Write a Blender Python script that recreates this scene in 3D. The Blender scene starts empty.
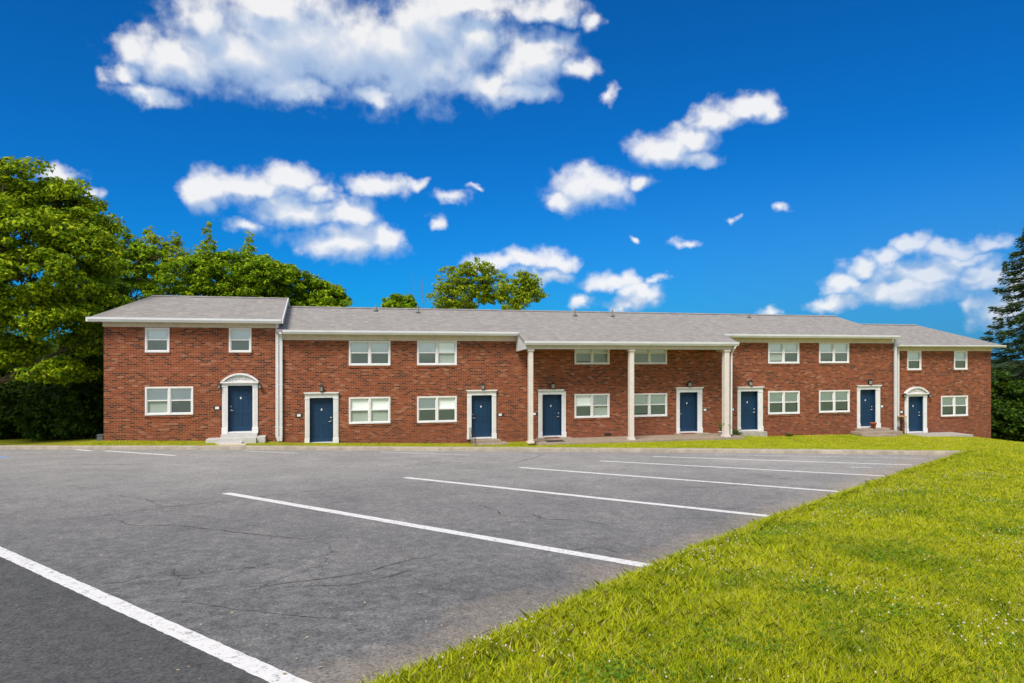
import bpy, math, random
import numpy as np
from mathutils import Vector
random.seed(7); rng = np.random.default_rng(7)
sc = bpy.context.scene
C = sc.collection
R = math.radians

# ------------------------------------------------------------------ survey of the place
F, CX, YH = 683.0, 512.0, 356.0       # lens of the camera that surveyed the place
CAMZ = 4.0
TH = math.atan(0.000377 * F); c, s = math.cos(TH), math.sin(TH)
Y0 = 33.6                              # facade distance straight ahead
ML, HL = 39.0 / F, 2.0                 # car park slope, height of camera over it
def U(px, v=0.0):
    a = (px - CX) / F
    return (a * Y0 + v * (a * c + s)) / (c - a * s)
def YY(u, v): return Y0 + u * s + v * c
def Zc(py, u, v=0.0): return CAMZ - (py - YH) / F * YY(u, v)
def LOT(px, py):
    Y = F * HL / (py - YH - F * ML)
    return ((px - CX) / F * Y, Y)
def lotz(Y): return HL - ML * Y + (CAMZ - 2 * HL)

# ------------------------------------------------------------------ materials
def mat(name):
    m = bpy.data.materials.new(name); m.use_nodes = True
    nt = m.node_tree; b = nt.nodes['Principled BSDF']
    return m, nt, b
def N(nt, typ, **kw):
    n = nt.nodes.new(typ)
    for k, v in kw.items():
        if k.startswith('i_'):
            n.inputs[k[2:].replace('_', ' ')].default_value = v
        else: setattr(n, k, v)
    return n
def L(nt, a, b): nt.links.new(a, b)
def ramp(nt, stops, fac=None, interp='LINEAR'):
    r = nt.nodes.new('ShaderNodeValToRGB'); e = r.color_ramp; e.interpolation = interp
    while len(e.elements) < len(stops): e.elements.new(0.5)
    for el, (p, col) in zip(e.elements, stops):
        el.position = p; el.color = tuple(col) + ((1,) if len(col) == 3 else ())
    if fac is not None: L(nt, fac, r.inputs[0])
    return r
def mix(nt, fac, a, b, typ='MIX'):
    m = nt.nodes.new('ShaderNodeMix'); m.data_type = 'RGBA'; m.blend_type = typ
    for sock, val in ((m.inputs[0], fac), (m.inputs[6], a), (m.inputs[7], b)):
        if hasattr(val, 'is_output'): L(nt, val, sock)
        else: sock.default_value = val if not isinstance(val, tuple) or len(val) == 4 else val + (1,)
    return m.outputs[2]
def math_(nt, op, a, b=None, cc=None, clamp=False):
    m = nt.nodes.new('ShaderNodeMath'); m.operation = op; m.use_clamp = clamp
    for i, v in enumerate((a, b, cc)):
        if v is None: continue
        if hasattr(v, 'is_output'): L(nt, v, m.inputs[i])
        else: m.inputs[i].default_value = v
    return m.outputs[0]
def noise(nt, vec, scale, detail=4, rough=0.55, dist=0.0):
    n = nt.nodes.new('ShaderNodeTexNoise')
    n.inputs['Scale'].default_value = scale; n.inputs['Detail'].default_value = detail
    n.inputs['Roughness'].default_value = rough; n.inputs['Distortion'].default_value = dist
    if vec is not None: L(nt, vec, n.inputs['Vector'])
    return n.outputs['Fac']
def objco(nt): return nt.nodes.new('ShaderNodeTexCoord').outputs['Object']
def bump(nt, b, h, strength, dist):
    bp = nt.nodes.new('ShaderNodeBump'); bp.inputs['Strength'].default_value = strength
    bp.inputs['Distance'].default_value = dist; L(nt, h, bp.inputs['Height']); L(nt, bp.outputs[0], b.inputs['Normal'])
def simple(name, col, rough=0.5, var=0.12, sc_=3.0, spec=0.4, metal=0.0, dirt=None):
    m, nt, b = mat(name); co = objco(nt)
    n = noise(nt, co, sc_, 5)
    lo = tuple(x * (1 - var) for x in col); hi = tuple(min(1, x * (1 + var)) for x in col)
    r = ramp(nt, [(0.3, lo), (0.7, hi)], n)
    out = r.outputs[0]
    if dirt:
        n2 = noise(nt, co, 9.0, 6, 0.65)
        f = ramp(nt, [(0.55, (0, 0, 0)), (0.8, (1, 1, 1))], n2)
        out = mix(nt, f.outputs[0], out, dirt)
    L(nt, out, b.inputs['Base Color'])
    b.inputs['Roughness'].default_value = rough; b.inputs['Specular IOR Level'].default_value = spec
    b.inputs['Metallic'].default_value = metal
    return m

def brick_mat():
    m, nt, b = mat('brick'); co = objco(nt)
    sp = N(nt, 'ShaderNodeSeparateXYZ'); L(nt, co, sp.inputs[0])
    xy = math_(nt, 'ADD', sp.outputs[0], sp.outputs[1])
    cb = N(nt, 'ShaderNodeCombineXYZ'); L(nt, xy, cb.inputs[0]); L(nt, sp.outputs[2], cb.inputs[1])
    bt = N(nt, 'ShaderNodeTexBrick', offset=0.5, offset_frequency=2)
    L(nt, cb.outputs[0], bt.inputs['Vector'])
    bt.inputs['Color1'].default_value = (0, 0, 0, 1); bt.inputs['Color2'].default_value = (1, 1, 1, 1)
    bt.inputs['Mortar'].default_value = (0.5, 0.5, 0.5, 1)
    bt.inputs['Scale'].default_value = 1.0; bt.inputs['Mortar Size'].default_value = 0.0085
    bt.inputs['Mortar Smooth'].default_value = 0.25; bt.inputs['Bias'].default_value = 0.0
    bt.inputs['Brick Width'].default_value = 0.225; bt.inputs['Row Height'].default_value = 0.0765
    n0 = noise(nt, cb.outputs[0], 0.6, 5, 0.6)
    v = math_(nt, 'ADD', bt.outputs['Color'], math_(nt, 'MULTIPLY', math_(nt, 'SUBTRACT', n0, 0.5), 0.24))
    r = ramp(nt, [(0.0, (0.018, 0.013, 0.014)), (0.19, (0.036, 0.020, 0.018)), (0.23, (0.115, 0.032, 0.015)),
                  (0.40, (0.195, 0.044, 0.015)), (0.62, (0.245, 0.056, 0.019)), (0.80, (0.280, 0.068, 0.025)),
                  (0.92, (0.30, 0.105, 0.055)), (1.0, (0.38, 0.20, 0.13))], v)
    fine = noise(nt, co, 60, 3)
    col = mix(nt, 0.25, r.outputs[0], ramp(nt, [(0.3, (0.10, 0.025, 0.010)), (0.7, (0.42, 0.11, 0.04))], fine).outputs[0])
    mort = mix(nt, noise(nt, co, 12, 3), (0.26, 0.16, 0.11), (0.44, 0.30, 0.21))
    col = mix(nt, math_(nt, 'MULTIPLY', bt.outputs['Fac'], 0.7), col, mort)
    big = noise(nt, co, 0.35, 4)
    col = mix(nt, 0.55, col, mix(nt, big, (0.62, 0.60, 0.58), (1.25, 1.22, 1.2)), 'MULTIPLY')
    # damp staining close to the ground and mineral streaks
    low = math_(nt, 'MULTIPLY', math_(nt, 'SUBTRACT', 0.9, sp.outputs[2], clamp=True), noise(nt, co, 1.7, 5, 0.7))
    col = mix(nt, math_(nt, 'MULTIPLY', low, 0.8, clamp=True), col, (0.20, 0.075, 0.045))
    L(nt, col, b.inputs['Base Color']); b.inputs['Roughness'].default_value = 0.85
    b.inputs['Specular IOR Level'].default_value = 0.2
    bump(nt, b, math_(nt, 'SUBTRACT', math_(nt, 'MULTIPLY', fine, 0.4), bt.outputs['Fac']), 0.5, 0.008)
    return m

def shingle_mat():
    m, nt, b = mat('asphalt_shingle'); co = objco(nt)
    sp = N(nt, 'ShaderNodeSeparateXYZ'); L(nt, co, sp.inputs[0])
    cb = N(nt, 'ShaderNodeCombineXYZ'); L(nt, sp.outputs[0], cb.inputs[0]); L(nt, sp.outputs[1], cb.inputs[1])
    bt = N(nt, 'ShaderNodeTexBrick', offset=0.37, offset_frequency=1)
    L(nt, cb.outputs[0], bt.inputs['Vector'])
    bt.inputs['Color1'].default_value = (0, 0, 0, 1); bt.inputs['Color2'].default_value = (1, 1, 1, 1)
    bt.inputs['Mortar'].default_value = (0.2, 0.2, 0.2, 1)
    bt.inputs['Scale'].default_value = 1.0; bt.inputs['Mortar Size'].default_value = 0.012
    bt.inputs['Mortar Smooth'].default_value = 0.6
    bt.inputs['Brick Width'].default_value = 0.26; bt.inputs['Row Height'].default_value = 0.135
    n1 = noise(nt, co, 1.6, 5, 0.6); n2 = noise(nt, co, 90, 2)
    v = math_(nt, 'ADD', math_(nt, 'MULTIPLY', bt.outputs['Color'], 0.42), math_(nt, 'MULTIPLY', noise(nt, co, 9, 6, .75), 0.58))
    r = ramp(nt, [(0.2, (0.17, 0.165, 0.168)), (0.5, (0.245, 0.232, 0.225)), (0.8, (0.34, 0.315, 0.295))], v)
    col = mix(nt, 0.3, r.outputs[0], mix(nt, n2, (0.18, 0.17, 0.165), (0.5, 0.47, 0.44)))
    st = N(nt, 'ShaderNodeMapping'); st.inputs['Scale'].default_value = (1.5, 0.12, 0.12); L(nt, co, st.inputs[0])
    col = mix(nt, math_(nt, 'MULTIPLY', ramp(nt, [(0.55, (0, 0, 0)), (0.75, (1, 1, 1))], noise(nt, st.outputs[0], 1.2, 4)).outputs[0], 0.25), col, (0.16, 0.15, 0.15))
    L(nt, col, b.inputs['Base Color']); b.inputs['Roughness'].default_value = 0.95; b.inputs['Specular IOR Level'].default_value = 0.15
    bump(nt, b, math_(nt, 'ADD', bt.outputs['Fac'], n2), 0.4, 0.01)
    return m

def asphalt_mat():
    m, nt, b = mat('asphalt'); co = objco(nt)
    sp = N(nt, 'ShaderNodeSeparateXYZ'); L(nt, co, sp.inputs[0]); X, Y = sp.outputs[0], sp.outputs[1]
    big = noise(nt, co, 0.16, 4, 0.55); mid = noise(nt, co, 6.0, 8, 0.72); fine = noise(nt, co, 38, 5, 0.8)
    vor = N(nt, 'ShaderNodeTexVoronoi'); vor.inputs['Scale'].default_value = 55; L(nt, co, vor.inputs['Vector'])
    agg = ramp(nt, [(0.0, (0.05, 0.05, 0.05)), (0.5, (0.42, 0.42, 0.42)), (0.9, (0.6, 0.6, 0.6)), (1.0, (1, 1, 1))], math_(nt, 'MULTIPLY', math_(nt, 'ADD', vor.outputs['Color'], vor.outputs['Color']), .5)).outputs[0]
    col = ramp(nt, [(0.30, (0.098, 0.099, 0.104)), (0.52, (0.150, 0.148, 0.152)), (0.72, (0.212, 0.205, 0.204))], mid).outputs[0]
    # surface turns paler further across the car park
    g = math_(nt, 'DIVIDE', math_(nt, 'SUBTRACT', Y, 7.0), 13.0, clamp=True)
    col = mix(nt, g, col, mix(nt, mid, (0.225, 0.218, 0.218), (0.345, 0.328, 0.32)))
    col = mix(nt, 0.5, col, mix(nt, big, (0.45, 0.45, 0.47), (1.55, 1.52, 1.48)), 'MULTIPLY')
    wr = noise(nt, co, 0.75, 7, 0.72)
    col = mix(nt, 0.33, col, ramp(nt, [(0.32, (0.55, 0.55, 0.56)), (0.5, (1.0, 1.0, 1.0)), (0.68, (1.55, 1.50, 1.44))], wr).outputs[0], 'MULTIPLY')
    # stall soiling, darker oily blotches
    oil = ramp(nt, [(0.57, (0, 0, 0)), (0.70, (1, 1, 1))], noise(nt, co, 0.9, 8, 0.8, 0.2)).outputs[0]
    col = mix(nt, math_(nt, 'MULTIPLY', oil, 0.35), col, (0.07, 0.062, 0.062))
    # newer sealed lane beyond the nearest stripe
    ax, ay = LOT(0, 551.5); bx_, by_ = LOT(290, 683)
    dx, dy = bx_ - ax, by_ - ay; ln = math.hypot(dx, dy); nx, ny = dy / ln, -dx / ln
    d = math_(nt, 'ADD', math_(nt, 'ADD', math_(nt, 'MULTIPLY', X, nx), math_(nt, 'MULTIPLY', Y, ny)), -(ax * nx + ay * ny))
    lane = ramp(nt, [(0.49, (0, 0, 0)), (0.51, (1, 1, 1))], math_(nt, 'ADD', math_(nt, 'MULTIPLY', d, 0.5), 0.5)).outputs[0]
    col = mix(nt, math_(nt, 'MULTIPLY', lane, 0.72), col, mix(nt, mid, (0.048, 0.049, 0.052), (0.085, 0.085, 0.087)))
    # sand and grit washed along the grass kerb
    ex, ey = LOT(370, 683); fx, fy = LOT(905, 465)
    dx, dy = fx - ex, fy - ey; ln = math.hypot(dx, dy); nx, ny = dy / ln, -dx / ln
    d = math_(nt, 'ADD', math_(nt, 'ADD', math_(nt, 'MULTIPLY', X, -nx), math_(nt, 'MULTIPLY', Y, -ny)), (ex * nx + ey * ny))
    dn = math_(nt, 'SUBTRACT', d, math_(nt, 'MULTIPLY', math_(nt, 'SUBTRACT', noise(nt, co, 1.1, 6, 0.7), 0.45), 1.6))
    sand = ramp(nt, [(0.0, (1, 1, 1)), (0.60, (0, 0, 0))], dn).outputs[0]
    col = mix(nt, math_(nt, 'MULTIPLY', sand, 0.38), col, mix(nt, fine, (0.26, 0.20, 0.145), (0.52, 0.42, 0.31)))
    # fine craze cracking
    wv = N(nt, 'ShaderNodeVectorMath', operation='ADD'); nz = N(nt, 'ShaderNodeTexNoise'); nz.inputs['Scale'].default_value = 1.6; nz.inputs['Detail'].default_value = 5
    L(nt, co, nz.inputs['Vector']); L(nt, co, wv.inputs[0]); L(nt, nz.outputs['Color'], wv.inputs[1])
    v2 = N(nt, 'ShaderNodeTexVoronoi', feature='DISTANCE_TO_EDGE'); v2.inputs['Scale'].default_value = 0.75; L(nt, wv.outputs[0], v2.inputs['Vector'])
    crk = ramp(nt, [(0.0, (1, 1, 1)), (0.012, (0, 0, 0))], v2.outputs['Distance']).outputs[0]
    msk = ramp(nt, [(0.56, (0, 0, 0)), (0.66, (1, 1, 1))], noise(nt, co, 0.33, 3)).outputs[0]
    cm = math_(nt, 'MULTIPLY', crk, msk)
    col = mix(nt, math_(nt, 'MULTIPLY', cm, 0.7), col, (0.035, 0.03, 0.03))
    sepc = mix(nt, 0.8, col, mix(nt, agg, (0.35, 0.36, 0.35), (2.0, 2.02, 1.96)), 'MULTIPLY')
    sepc = mix(nt, 0.8, sepc, mix(nt, fine, (0.1, 0.1, 0.1), (1.95, 1.95, 1.95)), 'MULTIPLY')
    L(nt, sepc, b.inputs['Base Color'])
    b.inputs['Roughness'].default_value = 0.88; b.inputs['Specular IOR Level'].default_value = 0.25
    bump(nt, b, math_(nt, 'SUBTRACT', math_(nt, 'ADD', math_(nt, 'MULTIPLY', agg, 0.5), fine), cm), 0.7, 0.012)
    return m

def paint_mat(name, col, wear):
    m, nt, b = mat(name); co = objco(nt)
    n = noise(nt, co, 14, 6, 0.75); n2 = noise(nt, co, 70, 3, 0.7)
    w = ramp(nt, [(wear, (0, 0, 0)), (wear + 0.10, (1, 1, 1))], math_(nt, 'ADD', math_(nt, 'MULTIPLY', n, 0.6), math_(nt, 'MULTIPLY', n2, 0.4))).outputs[0]
    cc = mix(nt, w, (0.17, 0.16, 0.155), mix(nt, n, tuple(x * .85 for x in col), col))
    L(nt, cc, b.inputs['Base Color']); b.inputs['Roughness'].default_value = 0.7
    bump(nt, b, n2, 0.4, 0.006)
    return m

def lawn_mat():
    m, nt, b = mat('lawn'); co = objco(nt)
    a = noise(nt, co, 0.45, 6, 0.65); bb = noise(nt, co, 3.2, 6, 0.7); f = noise(nt, co, 45, 4, 0.8)
    col = ramp(nt, [(0.28, (0.15, 0.20, 0.010)), (0.5, (0.31, 0.34, 0.012)), (0.72, (0.52, 0.45, 0.05))], bb).outputs[0]
    col = mix(nt, 0.6, col, ramp(nt, [(0.35, (0.20, 0.27, 0.012)), (0.65, (0.52, 0.46, 0.06))], a).outputs[0])
    dry = ramp(nt, [(0.60, (0, 0, 0)), (0.74, (1, 1, 1))], noise(nt, co, 0.8, 6, 0.7, 0.4)).outputs[0]
    col = mix(nt, math_(nt, 'MULTIPLY', dry, 0.5), col, (0.42, 0.34, 0.13))
    col = mix(nt, 0.75, col, mix(nt, f, (0.35, 0.38, 0.35), (1.6, 1.55, 1.5)), 'MULTIPLY')
    L(nt, col, b.inputs['Base Color']); b.inputs['Roughness'].default_value = 1.0; b.inputs['Specular IOR Level'].default_value = 0.05
    bump(nt, b, f, 1.0, 0.05)
    return m

def leaf_mat(name, dark, midc, light, trans=0.35, varscale=0.9, patches=False):
    m, nt, b = mat(name)
    geo = N(nt, 'ShaderNodeNewGeometry'); rnd = geo.outputs['Random Per Island']
    tc = objco(nt); n = noise(nt, tc, varscale, 3)
    v = math_(nt, 'ADD', math_(nt, 'MULTIPLY', rnd, 0.55), math_(nt, 'MULTIPLY', n, 0.45))
    col = ramp(nt, [(0.15, dark), (0.5, midc), (0.85, light)], v).outputs[0]
    if patches:
        pz = ramp(nt, [(0.38, (0, 0, 0)), (0.66, (1, 1, 1))], noise(nt, tc, 0.55, 6, .7)).outputs[0]
        col = mix(nt, math_(nt, 'MULTIPLY', pz, .5), col, (0.72, 0.72, 0.04))
        gz = ramp(nt, [(0.50, (0, 0, 0)), (0.64, (1, 1, 1))], noise(nt, tc, 2.1, 5, .7)).outputs[0]
        col = mix(nt, math_(nt, 'MULTIPLY', gz, .6), col, (0.17, 0.30, 0.01))
        sz = ramp(nt, [(0.90, (0, 0, 0)), (0.93, (1, 1, 1))], rnd).outputs[0]
        col = mix(nt, math_(nt, 'MULTIPLY', sz, .8), col, (0.62, 0.52, 0.26))
    L(nt, col, b.inputs['Base Color']); b.inputs['Roughness'].default_value = 0.6; b.inputs['Specular IOR Level'].default_value = 0.15
    tr = N(nt, 'ShaderNodeBsdfTranslucent'); L(nt, mix(nt, 0.35, col, (0.30, 0.34, 0.02)), tr.inputs[0])
    ms = N(nt, 'ShaderNodeMixShader'); ms.inputs[0].default_value = trans
    L(nt, b.outputs[0], ms.inputs[1]); L(nt, tr.outputs[0], ms.inputs[2])
    L(nt, ms.outputs[0], nt.nodes['Material Output'].inputs[0])
    return m

def blind_mat(name, col, pitch):
    m, nt, b = mat(name); co = objco(nt)
    sp = N(nt, 'ShaderNodeSeparateXYZ'); L(nt, co, sp.inputs[0])
    w = math_(nt, 'FRACT', math_(nt, 'DIVIDE', sp.outputs[2], pitch))
    v = math_(nt, 'ADD', math_(nt, 'MULTIPLY', w, 0.5), math_(nt, 'MULTIPLY', noise(nt, co, 0.8, 3), 0.6))
    cc = ramp(nt, [(0.1, tuple(x * .72 for x in col)), (0.5, col), (0.95, tuple(min(1, x * 1.2) for x in col))], v).outputs[0]
    L(nt, cc, b.inputs['Base Color']); b.inputs['Roughness'].default_value = 0.6
    return m
def glass_mat(name, tint, refl):
    m, nt, b = mat(name); nt.nodes.remove(b)
    t = N(nt, 'ShaderNodeBsdfTransparent'); t.inputs[0].default_value = tint + (1,)
    g = N(nt, 'ShaderNodeBsdfGlossy'); g.inputs['Roughness'].default_value = 0.03; g.inputs[0].default_value = (.8, .9, .88, 1)
    co = objco(nt); bp = N(nt, 'ShaderNodeBump'); bp.inputs['Strength'].default_value = 0.12; bp.inputs['Distance'].default_value = 0.05
    L(nt, noise(nt, co, 1.2, 2), bp.inputs['Height']); L(nt, bp.outputs[0], g.inputs['Normal'])
    fr = N(nt, 'ShaderNodeFresnel'); fr.inputs[0].default_value = 1.5
    fac = math_(nt, 'ADD', fr.outputs[0], refl, clamp=True)
    ms = N(nt, 'ShaderNodeMixShader'); L(nt, fac, ms.inputs[0]); L(nt, t.outputs[0], ms.inputs[1]); L(nt, g.outputs[0], ms.inputs[2])
    L(nt, ms.outputs[0], nt.nodes['Material Output'].inputs[0])
    return m

M = dict(
    brick=brick_mat(), shingle=shingle_mat(), asphalt=asphalt_mat(), lawn=lawn_mat(),
    white=simple('white_trim', (0.74, 0.74, 0.75), 0.4, 0.05, 4.0, dirt=(0.55, 0.54, 0.52)),
    gutter=simple('white_aluminium', (0.66, 0.67, 0.70), 0.35, 0.07, 1.2, dirt=(0.5, 0.5, 0.5)),
    cream=simple('cream_painted_wood', (0.62, 0.54, 0.45), 0.6, 0.1, 3.0, dirt=(0.40, 0.36, 0.31)),
    column=simple('cream_column_paint', (0.70, 0.64, 0.60), 0.5, 0.06, 3.0, dirt=(0.6, 0.5, 0.44)),
    peel=simple('peeling_white_paint', (0.68, 0.67, 0.66), 0.7, 0.12, 6.0, dirt=(0.33, 0.22, 0.16)),
    soffit=simple('soffit', (0.55, 0.47, 0.38), 0.7),
    door=simple('blue_door_paint', (0.009, 0.040, 0.092), 0.5, 0.10, 2.0, 0.3),
    black=simple('black_metal', (0.02, 0.022, 0.022), 0.4, 0.2),
    lampglass=simple('frosted_lamp_glass', (0.30, 0.31, 0.28), 0.15, 0.1, 5, 0.6),
    nickel=simple('satin_nickel', (0.75, 0.72, 0.66), 0.3, 0.05, 4, 0.5, 0.6),
    plaque=simple('pale_plaque', (0.75, 0.75, 0.78), 0.4, 0.05),
    concrete=simple('concrete', (0.40, 0.375, 0.34), 0.9, 0.2, 5.0, 0.2, dirt=(0.24, 0.21, 0.18)),
    kerb=simple('kerb_concrete', (0.38, 0.33, 0.265), 0.9, 0.22, 3.0, 0.2, dirt=(0.20, 0.17, 0.14)),
    steps=simple('painted_grey_steps', (0.52, 0.51, 0.50), 0.8, 0.1, 3.0, 0.2, dirt=(0.4, 0.38, 0.36)),
    stepst=simple('tan_steps', (0.33, 0.27, 0.21), 0.9, 0.15, 4.0, 0.2, dirt=(0.18, 0.13, 0.10)),
    path=simple('pale_path', (0.62, 0.55, 0.46), 0.9, 0.1, 2.0, 0.2),
    crack=simple('crack_filler', (0.075, 0.062, 0.055), 0.8, 0.3, 6.0),
    crackd=simple('open_crack', (0.038, 0.036, 0.036), 0.9, 0.3, 6.0),
    paint=paint_mat('white_line_paint', (0.78, 0.77, 0.75), 0.37),
    paintworn=paint_mat('worn_line_paint', (0.72, 0.69, 0.66), 0.43),
    paintblue=paint_mat('blue_line_paint', (0.20, 0.42, 0.75), 0.38),
    bark=simple('bark', (0.10, 0.075, 0.055), 0.95, 0.35, 7.0, 0.1),
    bark2=simple('grey_bark', (0.17, 0.14, 0.12), 0.95, 0.3, 7.0, 0.1),
    pipe=simple('vent_pipe', (0.13, 0.15, 0.14), 0.5, 0.2),
    rubber=simple('mat_fibre', (0.05, 0.045, 0.045), 1.0, 0.3, 30),
    terracotta=simple('terracotta', (0.33, 0.085, 0.04), 0.8, 0.15),
    wood=simple('raw_wood', (0.45, 0.29, 0.15), 0.8, 0.2, 8),
    box=simple('grey_enclosure', (0.10, 0.11, 0.115), 0.5, 0.1),
    blind_up=blind_mat('pale_blind', (0.93, 0.98, 0.95), 0.05),
    blind_lo=blind_mat('screened_blind', (0.47, 0.51, 0.49), 0.06),
    dark=simple('unlit_room_shade', (0.03, 0.03, 0.03), 0.9),
    glass_up=glass_mat('upper_glass', (0.98, 1.0, 0.99), 0.03),
    glass_lo=glass_mat('screened_glass', (0.88, 0.92, 0.88), 0.0),
    leaf_big=leaf_mat('maple_leaf', (0.022, 0.070, 0.002), (0.19, 0.32, 0.006), (0.62, 0.70, 0.015), .42),  # dark and yellow ends paint shaded gaps and sunlit spots into the leaves
    leaf_row=leaf_mat('tree_row_leaf', (0.022, 0.080, 0.002), (0.19, 0.36, 0.008), (0.56, 0.68, 0.016), .42),
    leaf_pale=leaf_mat('thin_yellow_green_leaf', (0.13, 0.21, 0.008), (0.28, 0.40, 0.014), (0.54, 0.58, 0.03), .45),
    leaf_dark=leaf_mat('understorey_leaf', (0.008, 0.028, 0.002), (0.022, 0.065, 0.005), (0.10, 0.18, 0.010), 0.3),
    needle=leaf_mat('spruce_needle', (0.020, 0.045, 0.018), (0.04, 0.080, 0.028), (0.10, 0.15, 0.05), 0.2),
    plant=leaf_mat('plant_leaf', (0.03, 0.12, 0.01), (0.06, 0.2, 0.02), (0.12, 0.3, 0.03)),
    blade=leaf_mat('grass_blade', (0.17, 0.27, 0.005), (0.56, 0.64, 0.008), (0.92, 0.85, 0.04), 0.40, 0.9, True),
    cleaf=leaf_mat('clover_leaf', (0.06, 0.15, 0.01), (0.14, 0.28, 0.015), (0.30, 0.42, 0.03), 0.35),
    clover=simple('clover_flower_head', (0.50, 0.46, 0.33), 0.9, 0.25, 40),
)

# ------------------------------------------------------------------ mesh helpers
class MB:
    def __init__(s_): s_.v = []; s_.f = []
    def add(s_, vs, fs):
        n = len(s_.v); s_.v += [tuple(p) for p in vs]; s_.f += [tuple(i + n for i in f) for f in fs]; return s_
    def box(s_, x0, x1, y0, y1, z0, z1):
        vs = [(x, y, z) for x in (x0, x1) for y in (y0, y1) for z in (z0, z1)]
        return s_.add(vs, [(0, 1, 3, 2), (4, 6, 7, 5), (0, 4, 5, 1), (2, 3, 7, 6), (0, 2, 6, 4), (1, 5, 7, 3)])
    def prism(s_, poly, y0, y1):     # polygon in x,z extruded along y
        n = len(poly); vs = [(x, y0, z) for x, z in poly] + [(x, y1, z) for x, z in poly]
        return s_.add(vs, [tuple(range(n)), tuple(range(2 * n - 1, n - 1, -1))] + [(i, i + n, (i + 1) % n + n, (i + 1) % n) for i in range(n)])
    def prismx(s_, poly, x0, x1):    # polygon in y,z extruded along x
        n = len(poly); vs = [(x0, y, z) for y, z in poly] + [(x1, y, z) for y, z in poly]
        return s_.add(vs, [tuple(range(n)), tuple(range(2 * n - 1, n - 1, -1))] + [(i, (i + 1) % n, (i + 1) % n + n, i + n) for i in range(n)])
    def lathe(s_, cx, cy, prof, seg=16):
        vs = []; fs = []
        for r, z in prof:
            for k in range(seg):
                a = 2 * math.pi * k / seg; vs.append((cx + r * math.cos(a), cy + r * math.sin(a), z))
        for i in range(len(prof) - 1):
            for k in range(seg):
                a, b_ = i * seg + k, i * seg + (k + 1) % seg
                fs.append((a, b_, b_ + seg, a + seg))
        fs.append(tuple(range(seg - 1, -1, -1))); fs.append(tuple(range((len(prof) - 1) * seg, len(prof) * seg)))
        return s_.add(vs, fs)
    def tube(s_, pts, rad, seg=7):
        pts = [Vector(p) for p in pts]; vs = []; fs = []
        for i, p in enumerate(pts):
            t = (pts[min(i + 1, len(pts) - 1)] - pts[max(i - 1, 0)]).normalized()
            a = t.cross(Vector((0, 0, 1)) if abs(t.z) < .9 else Vector((1, 0, 0))).normalized(); b_ = t.cross(a)
            for k in range(seg):
                an = 2 * math.pi * k / seg; vs.append(p + rad[i] * (math.cos(an) * a + math.sin(an) * b_))
        for i in range(len(pts) - 1):
            for k in range(seg):
                q, w = i * seg + k, i * seg + (k + 1) % seg; fs.append((q, w, w + seg, q + seg))
        fs.append(tuple(range(seg - 1, -1, -1))); fs.append(tuple(range((len(pts) - 1) * seg, len(pts) * seg)))
        return s_.add(vs, fs)
    def build(s_, name, m, parent=None, smooth=False, bevel=0):
        me = bpy.data.meshes.new(name); me.from_pydata(s_.v, [], s_.f); me.update()
        me.materials.append(M[m] if isinstance(m, str) else m)
        o = bpy.data.objects.new(name, me); C.objects.link(o); o.parent = parent
        import bmesh
        bm = bmesh.new(); bm.from_mesh(me); bmesh.ops.recalc_face_normals(bm, faces=bm.faces)
        bm.to_mesh(me); bm.free()
        if smooth:
            for p in me.polygons: p.use_smooth = True
        if bevel:
            md = o.modifiers.new('bevel', 'BEVEL'); md.width = bevel; md.segments = 2; md.limit_method = 'ANGLE'
        return o
def np_mesh(name, verts, faces, m, parent=None):
    me = bpy.data.meshes.new(name)
    k = faces.shape[1]; nf = faces.shape[0]
    me.vertices.add(len(verts)); me.vertices.foreach_set('co', verts.astype(np.float32).ravel())
    me.loops.add(nf * k); me.loops.foreach_set('vertex_index', faces.astype(np.int32).ravel())
    me.polygons.add(nf); me.polygons.foreach_set('loop_start', np.arange(0, nf * k, k, dtype=np.int32))
    me.polygons.foreach_set('loop_total', np.full(nf, k, dtype=np.int32))
    me.update(calc_edges=True); me.materials.append(M[m])
    o = bpy.data.objects.new(name, me); C.objects.link(o); o.parent = parent
    return o
def tag(o, label=None, cat=None, group=None, kind=None):
    if label: o['label'] = label
    if cat: o['category'] = cat
    if group: o['group'] = group
    if kind: o['kind'] = kind
    return o
def empty(name, loc, label, cat, group=None, rz=0):
    o = bpy.data.objects.new(name, None); C.objects.link(o); o.location = loc; o.rotation_euler = (0, 0, rz)
    return tag(o, label, cat, group)

# ------------------------------------------------------------------ ground
E0 = LOT(370, 683); E1 = LOT(905, 465); E0 = (E0[0] + .26, E0[1]); E1 = (E1[0] + .26, E1[1])
ed = (E1[0] - E0[0], E1[1] - E0[1]); el_ = math.hypot(*ed); ed = (ed[0] / el_, ed[1] / el_); en = (ed[1], -ed[0])
def Xe(Y): return E0[0] + (Y - E0[1]) * ed[0] / ed[1] + .75 * (np.clip(np.asarray(Y, float) - 16.5, 0, 7) / 6.1) ** 1.5 + .27 * np.clip((np.asarray(Y, float) - 10) / 4, 0, 1)
far = [(-400, 25.06), (-18.8, 25.06), (-9.6, 25.0), (-.42, 24.2), (8.55, 23.5)]
YC = 22.6; XCOR = float(Xe(YC)); far += [(XCOR, YC), (400, YC)]
def Yc(X): return np.interp(X, [p[0] for p in far], [p[1] for p in far])
def m_of(d): return 0.07 + 0.08 * np.exp(-((d - 1.6) / 1.0) ** 2) - 0.05 * np.clip(d - 1.5, 0, 30) * 0.6
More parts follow.
